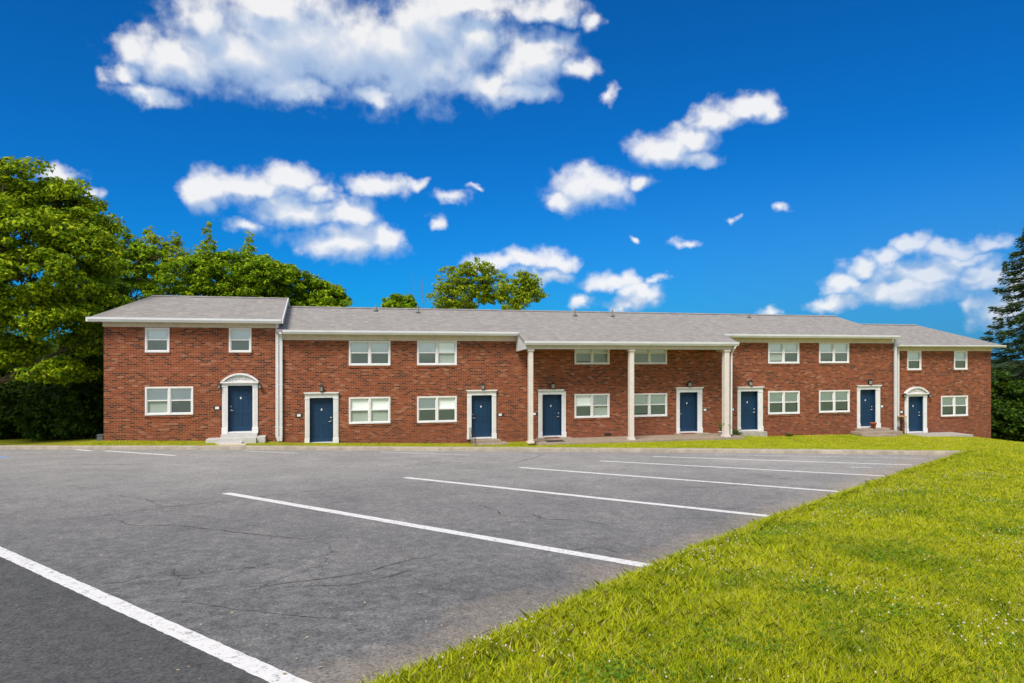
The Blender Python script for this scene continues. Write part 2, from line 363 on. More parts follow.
basetab = [(-60, -.1), (-22, .0), (-19.2, .2)] + [(U(p), Zc(y, U(p))) for p, y in ((104, 440.4), (275, 441.3), (290, 442.6), (462, 443.2))] + \
          [(U(520), -.22), (U(735), -.24), (U(762), -.34), (U(838), -.40), (U(892), -.47), (U(950), -.62), (U(990), -.98), (U(990) + 5, -2.1), (U(990) + 14, -3.2), (90, -5)]
def vnoise(X, Y, sc_, seed=0):
    return (np.sin(X * sc_ + seed) * np.cos(Y * sc_ * 1.13 + seed * 2.1) + np.sin((X + Y) * sc_ * .71 + seed * 1.7) * .7
            + np.sin((X * .6 - Y) * sc_ * 1.9 + seed) * .4) / 2.1
def lawnz(X, Y):
    X = np.asarray(X, float); Y = np.asarray(Y, float)
    yc = Yc(X); d = (X - E0[0]) * en[0] + (np.minimum(Y, yc) - E0[1]) * en[1]
    d = np.maximum(d, 0)
    onfar = X < XCOR
    zs = lotz(np.minimum(Y, yc)) + np.where(onfar & (Y >= yc - 1e-6), 0.10 - .03 * np.clip((X - XCOR + 3) / 3, 0, 1), m_of(d))
    # towards the building
    u = X * c + (Y - Y0) * s
    zb = np.interp(u, [p[0] for p in basetab], [p[1] for p in basetab])
    yf = np.maximum(Y0 + np.tan(TH) * X - 1.9, yc + 3)
    yf = np.where(X < -25, Y0 - 8, yf)
    t = np.clip((Y - yc) / (yf - yc), 0, 1)
    t = np.where(X > 8, t + (1 - (1 - t) ** 1.7 - t) * np.clip((X - 8) / 8, 0, 1), t); z = zs * (1 - t) + zb * t
    z = z - .22 * np.clip(Y - 50, 0, 28) * np.clip((X - 20) / 10, 0, 1)
    z = z - .06 * np.clip(Y - 30, 0, 14) * np.clip((-16.5 - X) / 1.0, 0, 1)
    amp = np.clip(d / 2, 0, 1) * (Y < yc) + t * (1 - t) * 1.2 * (X > XCOR - 6)
    z = z + 0.025 * amp * vnoise(X, Y, 1.3, 3) + 0.05 * amp * vnoise(X, Y, .45, 1)
    return z
def grid(xs, ys, fn):
    XX, YYg = np.meshgrid(xs, ys); return XX, YYg
def grid_mesh(name, XX, YG, ZZ, m):
    h, w = XX.shape; v = np.stack([XX, YG, ZZ], -1).reshape(-1, 3)
    i = np.arange(h * w).reshape(h, w)
    f = np.stack([i[:-1, :-1], i[:-1, 1:], i[1:, 1:], i[1:, :-1]], -1).reshape(-1, 4)
    o = np_mesh(name, v, f, m)
    o.data.polygons.foreach_set('use_smooth', np.ones(len(f), bool)); return o
def spread(a, b, n, lo, hi, k=14):      # dense between lo and hi, stretching out to a and b
    mid = np.linspace(lo, hi, n); L1 = lo - np.geomspace(1, lo - a + 1, k)[1:][::-1] + 1; R1 = hi + np.geomspace(1, b - hi + 1, k)[1:] - 1
    return np.concatenate([L1, mid, R1])
xs = np.unique(np.concatenate([spread(-400, 900, 181, -45, 45), [p[0] for p in far[1:-1]]]))
ts = np.concatenate([np.linspace(0, 24, 73), 24 + np.geomspace(1, 1500, 24)])
XX, TT = np.meshgrid(xs, ts)
YG = Yc(XX) + np.where(XX < XCOR, 0.02, 0) + TT
tag(grid_mesh('lawn_by_building', XX, YG, lawnz(XX, YG), 'lawn'), kind='structure')
ys = np.concatenate([np.linspace(-30, 2, 20)[:-1], np.linspace(2, YC, 95)])
ws = np.concatenate([np.linspace(0, 14, 57), 14 + np.geomspace(1, 500, 16)])
WW, YN = np.meshgrid(ws, ys); XN = Xe(YN) + 0.05 + WW
tag(grid_mesh('lawn_by_car_park', XN, YN, lawnz(XN, YN), 'lawn'), kind='structure')

# car park
lot = [(-400, 25.06)] + far[1:-1] + [(Xe(-30), -30), (-400, -30)]
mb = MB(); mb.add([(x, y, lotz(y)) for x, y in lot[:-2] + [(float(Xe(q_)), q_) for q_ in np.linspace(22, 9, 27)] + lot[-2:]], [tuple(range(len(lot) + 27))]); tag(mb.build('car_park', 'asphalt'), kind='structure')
# subsoil sheet below everything
mb = MB(); mb.add([(-900, -300, -8), (1500, -300, -8), (1500, 2500, -8), (-900, 2500, -8)], [(0, 1, 2, 3)]); tag(mb.build('ground', simple('far_ground', (0.03, 0.05, 0.015), 0.95, 0.3, .05, 0.05)), kind='structure')

def kerb(name, pts, w, h, flip=1):
    # strip swept along pts; outer side to the right of travel * flip
    mb = MB(); n = len(pts); vs = []
    for i, (x, y) in enumerate(pts):
        a = pts[max(0, i - 1)]; b_ = pts[min(n - 1, i + 1)]
        dx, dy = b_[0] - a[0], b_[1] - a[1]; l_ = math.hypot(dx, dy); nx, ny = dy / l_ * flip, -dx / l_ * flip
        z = lotz(y)
        for o_, zz in ((0, -.1), (.012, h - .015), (.03, h), (w, h + .004), (w, -.1)):
            vs.append((x + nx * o_, y + ny * o_, z + zz + (random.uniform(-.006, .006) if zz > 0 else 0)))
    fs = [(i * 5 + k, i * 5 + k + 1, i * 5 + k + 6, i * 5 + k + 5) for i in range(n - 1) for k in range(4)]
    fs += [(0, 1, 2, 3, 4), tuple(range(n * 5 - 1, n * 5 - 6, -1))]
    mb.add(vs, fs); return tag(mb.build(name, 'kerb'), kind='structure')
def seg(a, b_, step):
    n = max(2, int(math.hypot(b_[0] - a[0], b_[1] - a[1]) / step)); return [(a[0] + (b_[0] - a[0]) * i / n, a[1] + (b_[1] - a[1]) * i / n) for i in range(n + 1)]
kerb('kerb_by_grass', [(float(Xe(q_)) - .13, q_) for q_ in np.linspace(-20, YC - .05, 70)], .19, .07)
pts = []
for a, b_ in zip(far[:-2], far[1:-1]): pts += seg(a, b_, 2.0)[:-1]
pts = [p for p in pts if p[0] > -120] + [(XCOR, YC)]
kerb('kerb_by_building', pts, .30, .115, -1)

# painted lines
def strip(name, p, q, w, m, off=.004, wob=.006, n=40, kind='structure', wvar=0):
    dx, dy = q[0] - p[0], q[1] - p[1]; l_ = math.hypot(dx, dy); nx, ny = dy / l_, -dx / l_
    mb = MB(); vs = []
    for i in range(n + 1):
        t = i / n; x, y = p[0] + dx * t, p[1] + dy * t
        for sg in (-1, 1):
            o_ = sg * w / 2 + random.uniform(-wob, wob); vs.append((x + nx * o_, y + ny * o_, lotz(y + ny * o_) + off))
    mb.add(vs, [(2 * i, 2 * i + 1, 2 * i + 3, 2 * i + 2) for i in range(n)]); return tag(mb.build(name, m), kind=kind)
a0, a1 = LOT(0, 551.5), LOT(290, 683)
ext = lambda p, q, t: (p[0] + (q[0] - p[0]) * t, p[1] + (q[1] - p[1]) * t)
strip('parking_line', ext(a0, a1, -.25), ext(a0, a1, 1.35), .175, 'paint', wob=.005, n=160)
for (p, q, m, w) in (((226, 493.2), (650, 566.5), 'paint', .20), ((405, 477.6), (769, 516.3), 'paint', .20), ((520, 467.6), (840, 491.8), 'paint', .19),
                     ((600, 461.0), (886, 476.2), 'paint', .18), ((653, 456.6), (912, 465.1), 'paint', .17), ((716, 454.6), (925, 458.8), 'paintworn', .16),
                     ((105, 450.9), (175, 455.6), 'paint', .2), ((76, 449.7), (92, 451.0), 'paint', .2), ((244, 450.9), (300, 453.6), 'paintworn', .2),
                     ((380, 451.9), (470, 455.2), 'paintworn', .18), ((-14, 456.3), (9, 457.6), 'paintblue', .25), ((850, 467.6), (872, 467.9), 'paintworn', .2)):
    strip('parking_line', LOT(*p), LOT(*q), w, m)
# cracks: wandering, tapering strips let into the surface
def crack(pxs, w, m='crack', wand=.05, off=.0025):
    P = [LOT(*p) for p in pxs]; pts = []
    for a, b_ in zip(P[:-1], P[1:]): pts += seg(a, b_, .12)[:-1]
    pts.append(P[-1]); n = len(pts); vs = []; acc = 0; o1 = 0
    for i, (x, y) in enumerate(pts):
        a = pts[max(0, i - 1)]; b_ = pts[min(n - 1, i + 1)]; dx, dy = b_[0] - a[0], b_[1] - a[1]; l_ = math.hypot(dx, dy) or 1
        nx, ny = dy / l_, -dx / l_; o1 = .8 * o1 + random.uniform(-wand, wand); ww = w * .72 * (.1 + 1.3 * random.random()) * min(1, 4 * i / n + .15, 4 * (n - i) / n + .15)
        for sg in (-1, 1): vs.append((x + nx * (o1 + sg * ww / 2), y + ny * (o1 + sg * ww / 2), lotz(y + ny * (o1 + sg * ww / 2)) + off))
    mb = MB(); mb.add(vs, [(2 * i, 2 * i + 1, 2 * i + 3, 2 * i + 2) for i in range(n - 1)]); tag(mb.build('asphalt_crack', m), kind='structure')
crack([(-30, 528), (100, 516), (160, 508), (240, 499), (330, 489), (400, 485), (520, 475), (590, 470)], .035, 'crack', .02)
crack([(100, 518), (135, 526), (185, 526), (230, 531), (280, 537), (345, 540)], .030, 'crackd')
crack([(110, 494), (145, 500), (160, 507)], .03)
crack([(66, 485), (85, 488)], .03)
crack([(240, 592), (290, 583), (350, 573), (400, 560), (440, 553)], .026, 'crackd')
crack([(250, 592), (300, 587), (370, 581), (420, 566)], .016, 'crackd')
crack([(150, 601), (200, 604), (225, 607), (280, 613), (340, 617)], .014, 'crackd', .03)
crack([(118, 586), (160, 582), (205, 577)], .014)
crack([(0, 465.6), (120, 464.5), (250, 461.5), (420, 459.3)], .05)
crack([(535, 452.6), (545, 455), (530, 459), (510, 463)], .07)
crack([(455, 502), (480, 506), (500, 512), (505, 517)], .03, 'crackd')
crack([(530, 513), (545, 519), (570, 520), (610, 524)], .03, 'crackd')
crack([(690, 500), (700, 506), (740, 509)], .03, 'crackd')
crack([(660, 489), (700, 487), (760, 484)], .04)
crack([(560, 552), (600, 548), (620, 556)], .02, 'crackd')
crack([(470, 640), (500, 625), (540, 612)], .012, 'crackd', .03)
# dead leaves and grit scraps lying on the asphalt
v = []; f = []
for i in range(420):
    px = random.uniform(-20, 900); py = 395 + 12 + 280 * random.random() ** 1.8
    if py < 448: continue
    x, y = LOT(px, py)
    if y > Yc(x) - .3 or x > Xe(y) - .1: continue
    r = random.uniform(.008, .022); a = random.random() * 6.3; n = len(v)
    for k in range(4):
        an = a + k * 1.57; rr = r * (1 if k % 2 else .5); v.append((x + rr * math.cos(an), y + rr * math.sin(an), lotz(y) + .006 + random.uniform(0, .01)))
    f.append((n, n + 1, n + 2, n + 3))
lm = simple('dry_leaf_scrap', (0.42, 0.33, 0.2), 0.9, 0.3, 20)
mb = MB(); mb.add(v, f); tag(mb.build('leaf_litter', lm), kind='stuff', label='tiny dry leaf scraps and grit scattered over the asphalt', cat='litter')

# ------------------------------------------------------------------ the apartment building
B = empty('apartment_building', (0, Y0, 0), 'long two storey red brick apartment building with blue doors behind the car park', 'building', rz=TH)
def P(v): return v
uL = U(103.7); uA = U(277.5); uB = U(892.5); uC = U(991.0, .30); V8 = .30
VR, VE, VBK = 3.2, -.45, 6.4
def avg(l): return sum(l) / len(l)
ze1 = avg([Zc(317.2, U(88, VE), VE), Zc(319.6, U(280, VE), VE)]); zr1 = avg([Zc(295.9, U(152, VR), VR), Zc(298.3, U(288, VR), VR)])
ze2 = avg([Zc(331.4, U(285, VE), VE), Zc(333.6, U(740, VE), VE), Zc(335.4, U(895, VE), VE)]); zr2 = avg([Zc(307.4, U(295, VR), VR), Zc(311.7, U(560, VR), VR), Zc(315.2, U(833, VR), VR)])
ze8 = avg([Zc(345.2, U(900, VE + V8), VE + V8), Zc(345.4, U(1000, VE + V8), VE + V8)]); zr8 = Zc(324.8, U(905, VR + V8), VR + V8)
print('eaves', ze1, ze2, ze8, 'ridge', zr1, zr2, zr8)
p2 = (zr2 - ze2) / (VR - VE)
zt1 = Zc(327.2, U(190)); zt2 = Zc(340.3, U(370)); zt8 = Zc(350.8, U(940, V8), V8)

def wall(name, u0, u1, z1, v0, openings, z0=-3.0):
    # front skin with real openings and reveals, side and back walls
    us = sorted({u0, u1} | {x for o in openings for x in (o[0], o[1])}); zs = sorted({z0, z1} | {x for o in openings for x in (o[2], o[3])})
    mb = MB()
    for i in range(len(us) - 1):
        for j in range(len(zs) - 1):
            cu, cz = (us[i] + us[i + 1]) / 2, (zs[j] + zs[j + 1]) / 2
            if any(o[0] < cu < o[1] and o[2] < cz < o[3] for o in openings): continue
            mb.add([(us[i], v0, zs[j]), (us[i + 1], v0, zs[j]), (us[i + 1], v0, zs[j + 1]), (us[i], v0, zs[j + 1])], [(0, 1, 2, 3)])
    for (a, b_, q, w, dp) in openings:
        d = v0 + dp
        mb.add([(a, v0, q), (a, d, q), (a, d, w), (a, v0, w)], [(0, 1, 2, 3)]); mb.add([(b_, v0, q), (b_, v0, w), (b_, d, w), (b_, d, q)], [(0, 1, 2, 3)])
        mb.add([(a, v0, w), (a, d, w), (b_, d, w), (b_, v0, w)], [(0, 1, 2, 3)]); mb.add([(a, v0, q), (b_, v0, q), (b_, d, q), (a, d, q)], [(0, 1, 2, 3)])
        mb.add([(a, d, q), (b_, d, q), (b_, d, w), (a, d, w)], [(0, 1, 2, 3)])
    vb = VBK + (v0 if v0 > 0 else 0)
    mb.add([(u0, v0, z0), (u0, vb, z0), (u0, vb, z1), (u0, v0, z1)], [(0, 1, 2, 3)]); mb.add([(u1, v0, z0), (u1, vb, z0), (u1, vb, z1), (u1, v0, z1)], [(0, 1, 2, 3)])
    mb.add([(u0, vb, z0), (u1, vb, z0), (u1, vb, z1), (u0, vb, z1)], [(0, 1, 2, 3)])
    # normals left as built; recalculated on build
    return mb.build(name, 'brick', B)

def window(px0, px1, py0, py1, v0, n, op, z1=None, lab=None):
    a, b_ = U(px0, v0), U(px1, v0); um = (a + b_) / 2; lo = Zc(py1, um, v0); hi = Zc(py0, um, v0) if z1 is None else z1
    op.append((a + .012, b_ - .012, lo + .012, hi - .012, .20))
    W = MB(); fr = .075; f0, f1 = v0 - .035, v0 + .10
    W.box(a, b_, f0, f1, hi - fr, hi); W.box(a, b_, f0 - .02, f1, lo, lo + fr)
    W.box(a, a + fr, f0, f1, lo + fr, hi - fr); W.box(b_ - fr, b_, f0, f1, lo + fr, hi - fr)
    bays = [(a + fr, b_ - fr)] if n == 1 else [(a + fr, um - .05), (um + .05, b_ - fr)]
    if n == 2: W.box(um - .05, um + .05, f0, f1, lo + fr, hi - fr)
    w = W.build('window', 'white', B, bevel=.006)
    zm = lo + (hi - lo) * .515
    for (x0, x1) in bays:
        S = MB(); t = .045
        S.box(x0, x1, v0 - .005, v0 + .07, zm - t * .6, zm + t * .6)
        for (q0, q1, vv) in ((zm + t * .6, hi - fr, v0 + .03), (lo + fr, zm - t * .6, v0)):
            S.box(x0, x0 + t * .7, vv, vv + .045, q0, q1); S.box(x1 - t * .7, x1, vv, vv + .045, q0, q1)
            S.box(x0 + t * .7, x1 - t * .7, vv, vv + .045, (q1 - t * .7) if vv > v0 else q0, q1 if vv > v0 else q0 + t * .7)
        S.build('sash', 'white', w)
        g = MB(); g.add([(x0 + .02, v0 + .05, zm + .02), (x1 - .02, v0 + .05, zm + .02), (x1 - .02, v0 + .05, hi - fr - .02), (x0 + .02, v0 + .05, hi - fr - .02)], [(0, 1, 2, 3)]); g.build('pane', 'glass_up', w)
        g = MB(); g.add([(x0 + .02, v0 + .02, lo + fr + .02), (x1 - .02, v0 + .02, lo + fr + .02), (x1 - .02, v0 + .02, zm - .02), (x0 + .02, v0 + .02, zm - .02)], [(0, 1, 2, 3)]); g.build('pane', 'glass_lo', w)
        g = MB(); g.box(x0, x1, v0 + .085, v0 + .098, zm, hi - fr); g.build('blind', 'blind_up', w)
        drop = random.choice([0, 0, 0, .08, .0])
        g = MB(); g.box(x0, x1, v0 + .085, v0 + .098, lo + fr + drop, zm); g.build('blind', 'blind_lo', w)
        if drop:
            g = MB(); g.box(x0, x1, v0 + .15, v0 + .16, lo + fr, lo + fr + drop); g.build('room_shade_sheet', 'dark', w)  # dark sheet painted as the shade of the unlit room below the blind
    # rowlock brick sill
    g = MB(); g.box(a - .02, b_ + .02, v0 - .03, v0 + .02, lo - .10, lo - .003); g.build('brick_sill', 'brick', B)
    return a, b_, lo, hi

def door(px0, px1, py0, py1, v0, op, hinge_left, outer, ytop, arch=None, zf=None, extra=None, lab=None):
    a, b_ = U(px0, v0), U(px1, v0); um = (a + b_) / 2; lo = Zc(py1, um, v0) if zf is None else zf; hi = Zc(py0, um, v0)
    op.append((a - .02, b_ + .02, lo - .04, hi + .03, .34))
    rd = .17 ; d0 = v0 + rd
    jm = MB(); jm.box(a - .02, a + .018, v0 + .002, v0 + .26, lo, hi); jm.box(b_ - .018, b_ + .02, v0 + .002, v0 + .26, lo, hi); jm.box(a - .02, b_ + .02, v0 + .002, v0 + .26, hi, hi + .03)
    jm.build('door_jamb', 'door', B)
    D = MB(); x0, x1 = a + .02, b_ - .02; w = x1 - x0; h = hi - lo
    D.box(x0, x1, d0 + .012, d0 + .05, lo + .02, hi - .004)
    # stiles and rails standing proud, with raised fields: six panels
    st = .12 * w / .9; cs = .11 * w / .9
    rails = [(lo + .02, lo + .24), (lo + .80, lo + .99), (hi - .62 + .05, hi - .62 + .15), (hi - .15, hi - .004)]
    cols = [(x0 + st, um - cs / 2), (um + cs / 2, x1 - st)]
    D.box(x0, x0 + st, d0, d0 + .014, lo + .02, hi - .004); D.box(x1 - st, x1, d0, d0 + .014, lo + .02, hi - .004)
    for r0, r1 in rails: D.box(x0 + st, x1 - st, d0, d0 + .014, r0, r1)
    for (r0, r1) in ((rails[0][1], rails[1][0]), (rails[1][1], rails[2][0]), (rails[2][1], rails[3][0])):
        D.box(um - cs / 2, um + cs / 2, d0, d0 + .014, r0, r1)
        for q0, q1 in cols: D.box(q0 + .035, q1 - .035, d0 + .003, d0 + .016, r0 + .035, r1 - .035)
    dr = D.build('door', 'door', B, bevel=.003)
    hx = (x1 - .075) if hinge_left else (x0 + .075)
    K = MB(); K.tube([(hx, d0, lo + .96), (hx, d0 - .06, lo + .96)], [.035, .02], 10); K.tube([(hx, d0 - .055, lo + .96), (hx + (-.11 if hinge_left else .11), d0 - .06, lo + .955)], [.016, .012], 8); K.build('handle', 'nickel', dr, True)
    K = MB(); K.tube([(hx, d0, lo + 1.13), (hx, d0 - .03, lo + 1.13)], [.034, .03], 12); K.build('deadbolt', 'nickel', dr, True)
    K = MB(); K.box(um - .028, um + .028, d0 - .012, d0 - .001, lo + 1.46, lo + 1.55); K.build('knocker', 'plaque', dr, bevel=.006)
    T = MB(); T.box(a - .02, b_ + .02, v0 - .05, v0 + .25, lo - .04, lo + .018); T.build('threshold', 'white', B)
    # surround: two pilasters with plinths, entablature
    oa, ob = U(outer[0], v0), U(outer[1], v0); pa = U(outer[2], v0); pb = U(outer[3], v0); zt = Zc(ytop, um, v0); base = lo - .05
    S = MB()
    for q0, q1 in ((pa, a - .003), (b_ + .003, pb)):
        S.box(q0, q1, v0 - .055, v0 - .002, base + .002, hi + .03)
        S.box(q0 - .02, q1 + .02 if q1 > um else q1, v0 - .085, v0 - .056, base, base + .26)
        n = 3; ww = (q1 - q0)
        for k in range(n): S.box(q0 + ww * (.16 + .25 * k), q0 + ww * (.16 + .25 * k) + ww * .16, v0 - .068, v0 - .056, base + .30, hi - .06)
        S.box(q0 - .015, q1, v0 - .08, v0 - .056, hi - .03, hi + .02)
    if arch is None:
        S.box(pa, pb, v0 - .06, v0 - .002, hi + .031, zt - .10)
        S.box(oa + .05, ob - .05, v0 - .10, v0 - .002, zt - .099, zt - .055)
        S.prism([(oa + .05, zt - .054), (ob - .05, zt - .054), (ob, zt - .01), (ob, zt), (oa, zt), (oa, zt - .01)], v0 - .15, v0 - .002)
        S.build('door_surround', 'white', B, bevel=.004)
    else:
        zb = Zc(arch, um, v0)
        S.box(pa, pb, v0 - .07, v0 - .002, hi + .031, zb - .07)
        S.box(oa, ob, v0 - .16, v0 - .002, zb - .069, zb)
        sur = S.build('door_surround', 'white', B, bevel=.004)
        hw = (ob - oa) / 2; rise = zt - zb; rr = (hw * hw + rise * rise) / (2 * rise); half = math.asin(min(1, hw / rr))
        def arc(r_, k): an = half * (1 - 2 * k / 16); return (um + r_ * math.sin(-an), zt - rr + r_ * math.cos(an))
        T = MB(); inner = [(um + (hw - .09) * (2 * k / 16 - 1), max(zb + .005, arc(rr - .09, k)[1])) for k in range(17)]
        T.prism([(um - hw + .09, zb + .001)] + inner[1:-1] + [(um + hw - .09, zb + .001)], v0 - .06, v0 - .003)
        # carved swag in the tympanum
        for k in range(-4, 5): T.lathe(um + k * .085, v0 - .06, [(.001, zb + .10 - .012 * abs(k)), (.04, zb + .13 - .012 * abs(k)), (.045, zb + .17 - .016 * abs(k)), (.001, zb + .215 - .02 * abs(k))], 8)
        T.build('carved_tympanum', 'peel', sur)
        T = MB(); o1 = [arc(rr, k) for k in range(17)]; i1 = [arc(rr - .085, k) for k in range(17)]; i1 = [(x, max(z, zb + .003)) for x, z in i1]
        for k in range(16): T.prism([o1[k], o1[k + 1], i1[k + 1], i1[k]], v0 - .17, v0 - .004)
        T.build('arched_moulding', 'white', sur)
    return a, b_, lo, hi, um

def lantern(px, py, v0, size=1.0):
    u = U(px, v0); z = Zc(py, u, v0); k = size
    l = MB(); l.box(u - .05 * k, u + .05 * k, v0 - .03, v0 - .001, z - .10 * k, z + .10 * k); l.tube([(u, v0 - .02, z + .08 * k), (u, v0 - .10, z + .15 * k), (u, v0 - .16, z + .10 * k)], [.012] * 3, 6)
    l.lathe(u, v0 - .16, [(.02, z + .17 * k), (.10 * k, z + .09 * k), (.10 * k, z + .075 * k), (.03, z + .075 * k)], 6)
    l.lathe(u, v0 - .16, [(.03, z - .13 * k), (.075 * k, z - .11 * k), (.08 * k, z - .095 * k), (.03, z - .09 * k)], 6)
    for q in range(6):
        an = q * math.pi / 3; l.tube([(u + .078 * k * math.cos(an), v0 - .16 + .078 * k * math.sin(an), z - .10 * k), (u + .093 * k * math.cos(an), v0 - .16 + .093 * k * math.sin(an), z + .08 * k)], [.006] * 2, 4)
    o = l.build('wall_lantern', 'black', B)
    g = MB(); g.lathe(u, v0 - .16, [(.066 * k, z - .095 * k), (.080 * k, z + .075 * k)], 6); g.build('lantern_glass', 'lampglass', o)
def plate(px, py, v0, w=.31, h=.15):
    u = U(px, v0); z = Zc(py, u, v0)
    g = MB(); g.box(u - w / 2, u + w / 2, v0 - .02, v0 - .001, z - h / 2, z + h / 2); o = g.build('number_plate', 'black', B, bevel=.005)
    g = MB(); g.box(u - w / 2 + .07, u + w / 2 - .08, v0 - .024, v0 - .021, z - h / 2 + .02, z + h / 2 - .02); g.build('plate_face', 'plaque', o)

# openings
op1, op2, op8 = [], [], []
window(145.1, 169.6, 327.6, 352.5, 0, 1, op1); window(228.9, 251.5, 328.0, 352.5, 0, 1, op1); window(145.1, 193.4, 386.7, 415.0, 0, 2, op1)
w1 = window(348.8, 390.4, 340.8, 365.6, 0, 2, op2); window(417.0, 456.8, 340.8, 365.3, 0, 2, op2)
ZU0, ZU1 = w1[2], w1[3]
window(348.8, 390.4, 397.0, 423.6, 0, 2, op2); window(417.0, 456.8, 396.2, 422.5, 0, 2, op2)
window(574.4, 609.4, 349, 364.4, 0, 2, op2, z1=ZU1 - .02); window(631.5, 666.8, 349, 364.2, 0, 2, op2, z1=ZU1 - .02)
window(574.4, 609.4, 393.8, 417.8, 0, 2, op2); window(631.5, 667.0, 393.3, 416.6, 0, 2, op2)
window(768.0, 799.0, 342.2, 363.6, 0, 2, op2); window(818.9, 848.8, 342.4, 363.2, 0, 2, op2)
window(768.0, 799.4, 391.0, 414.1, 0, 2, op2); window(818.9, 849.4, 390.2, 412.5, 0, 2, op2)
window(907, 921, 351.0, 370.2, V8, 1, op8); window(953.8, 967, 351.0, 369.7, V8, 1, op8); window(940.9, 967.6, 395.7, 416.3, V8, 2, op8)
d1 = door(228, 252.6, 386.2, 432.0, 0, op1, False, (220.8, 258.8, 222.3, 257.9), 373.0, 381.5)
d2 = door(309.7, 333.2, 398.4, 442.7, 0, op2, True, (303.5, 339.2, 305.0, 338.4), 392.2)
d3 = door(471.4, 491.7, 395.8, 437.8, 0, op2, False, (465.6, 497.0, 467.0, 496.0), 389.9)
d4 = door(542.2, 561.4, 395.0, 436.3, 0, op2, True, (537.0, 563.8, 538.2, 565.6), 389.4)
d5 = door(679.4, 697.2, 392.8, 432.0, 0, op2, False, (674.8, 702.7, 676.2, 701.8), 387.2)
d6 = door(740.3, 757.5, 391.8, 430.3, 0, op2, True, (736.2, 763.0, 737.2, 762.4), 386.6)
d7 = door(859.6, 875.3, 390.0, 426.9, 0, op2, True, (855.8, 880.4, 856.8, 879.6), 385.1)
d8 = door(907.8, 922.8, 396.8, 432.0, V8, op8, True, (903.6, 927.2, 904.4, 926.3), 386.6, 393.0)
wall('brick_wall', uL, uA, zt1, 0, op1); wall('brick_wall', uA, uB, zt2, 0, op2); wall('brick_wall', uB, uC, zt8, V8, op8)
for px, py in ((321.4, 388.4), (482.3, 386.6), (552.2, 385.8), (688.4, 384.2), (749.2, 383.2), (868.5, 382.0)): lantern(px, py, 0, 1.15)
for px, py in ((219.6, 386.3), (260.2, 386.3)): lantern(px, py, 0, .8)
for px, py in ((903.0, 395.6), (928.2, 395.6)): lantern(px, py, V8, .8)
for px, py in ((217.3, 407.9), (299.0, 415.3), (500.2, 414.7), (534.2, 413.9), (704.9, 409.8), (732.6, 409.4), (881.8, 406.3)): plate(px, py, 0)
plate(901.3, 412.0, V8)

# roofs: closed slabs with hips or gables
def roof(name, u0, u1, r0, r1, ze, zr, voff=0, m='shingle', und=.10):
    e0, e1, rv = VE + voff, VBK + .45 + voff, VR + voff
    mb = MB()
    top = [(u0, e0, ze), (u1, e0, ze), (u1, e1, ze), (u0, e1, ze), (r0, rv, zr), (r1, rv, zr)]
    vs = top + [(x, y, z - und) for x, y, z in top[:4]]
    mb.add(vs, [(0, 1, 5, 4), (1, 2, 5), (2, 3, 4, 5), (3, 0, 4), (0, 6, 7, 1), (1, 7, 8, 2), (2, 8, 9, 3), (3, 9, 6, 0), (6, 9, 8, 7)])
    return mb.build(name, m, B)
ue1L, ue1R = U(88.5, VE), U(282.2, VE); ur1L = U(152, VR)
roof('roof', ue1L, ue1R, ur1L, ue1R, ze1, zr1)
ue2R = U(898.5, VE); ur2R = U(834.5, VR); u2L = ue1R - 1.5
# middle roof including the lower porch skirt
def fz(v): return ze2 + p2 * (v - VE)
vp = VE
while True:
    u_ = U(630, vp)
    if (CAMZ - fz(vp)) / YY(u_, vp) * F + YH > 341.9 or vp < -3: break
    vp -= .01
print('porch eave v', vp)
u2L = uA - .02
roof('roof', u2L, ue2R, u2L, ur2R, ze2, zr2)
pu0, pu1 = U(524.5, vp), U(738.0, vp)
mb = MB(); q = .012
top = [(pu0, VE + .3, fz(VE + .3) + q), (pu1, VE + .3, fz(VE + .3) + q), (pu1, vp, fz(vp) + q), (pu0, vp, fz(vp) + q)]
mb.add(top + [(x, y, z - .10) for x, y, z in top], [(0, 1, 2, 3), (4, 7, 6, 5), (0, 4, 5, 1), (1, 5, 6, 2), (2, 6, 7, 3), (3, 7, 4, 0)])
mb.build('porch_roof', 'shingle', B)
ue8R, ur8R = U(1004.5, VE + V8), U(916, VR + V8)
roof('roof', uB + .03, ue8R, uB - 2.6, ur8R, ze8, zr8, V8)
# porch cheeks, beam, soffit
zpe = fz(vp)
for uu in (pu0 + .05, pu1 - .20):
    mb = MB(); mb.prismx([(vp + .10, zpe - .10), (-.003, fz(0) - .13), (-.003, zpe - .46), (vp + .10, zpe - .36)], uu, uu + .10); mb.build('porch_cheek', 'gutter', B)
mb = MB(); mb.box(pu0 + .16, pu1 - .21, vp + .12, vp + .30, zpe - .36, zpe - .10); mb.build('porch_beam', 'cream', B)
mb = MB(); mb.box(pu0 + .16, pu1 - .21, vp + .301, -.045, zpe - .14, zpe - .105); mb.build('porch_ceiling', 'cream', B)
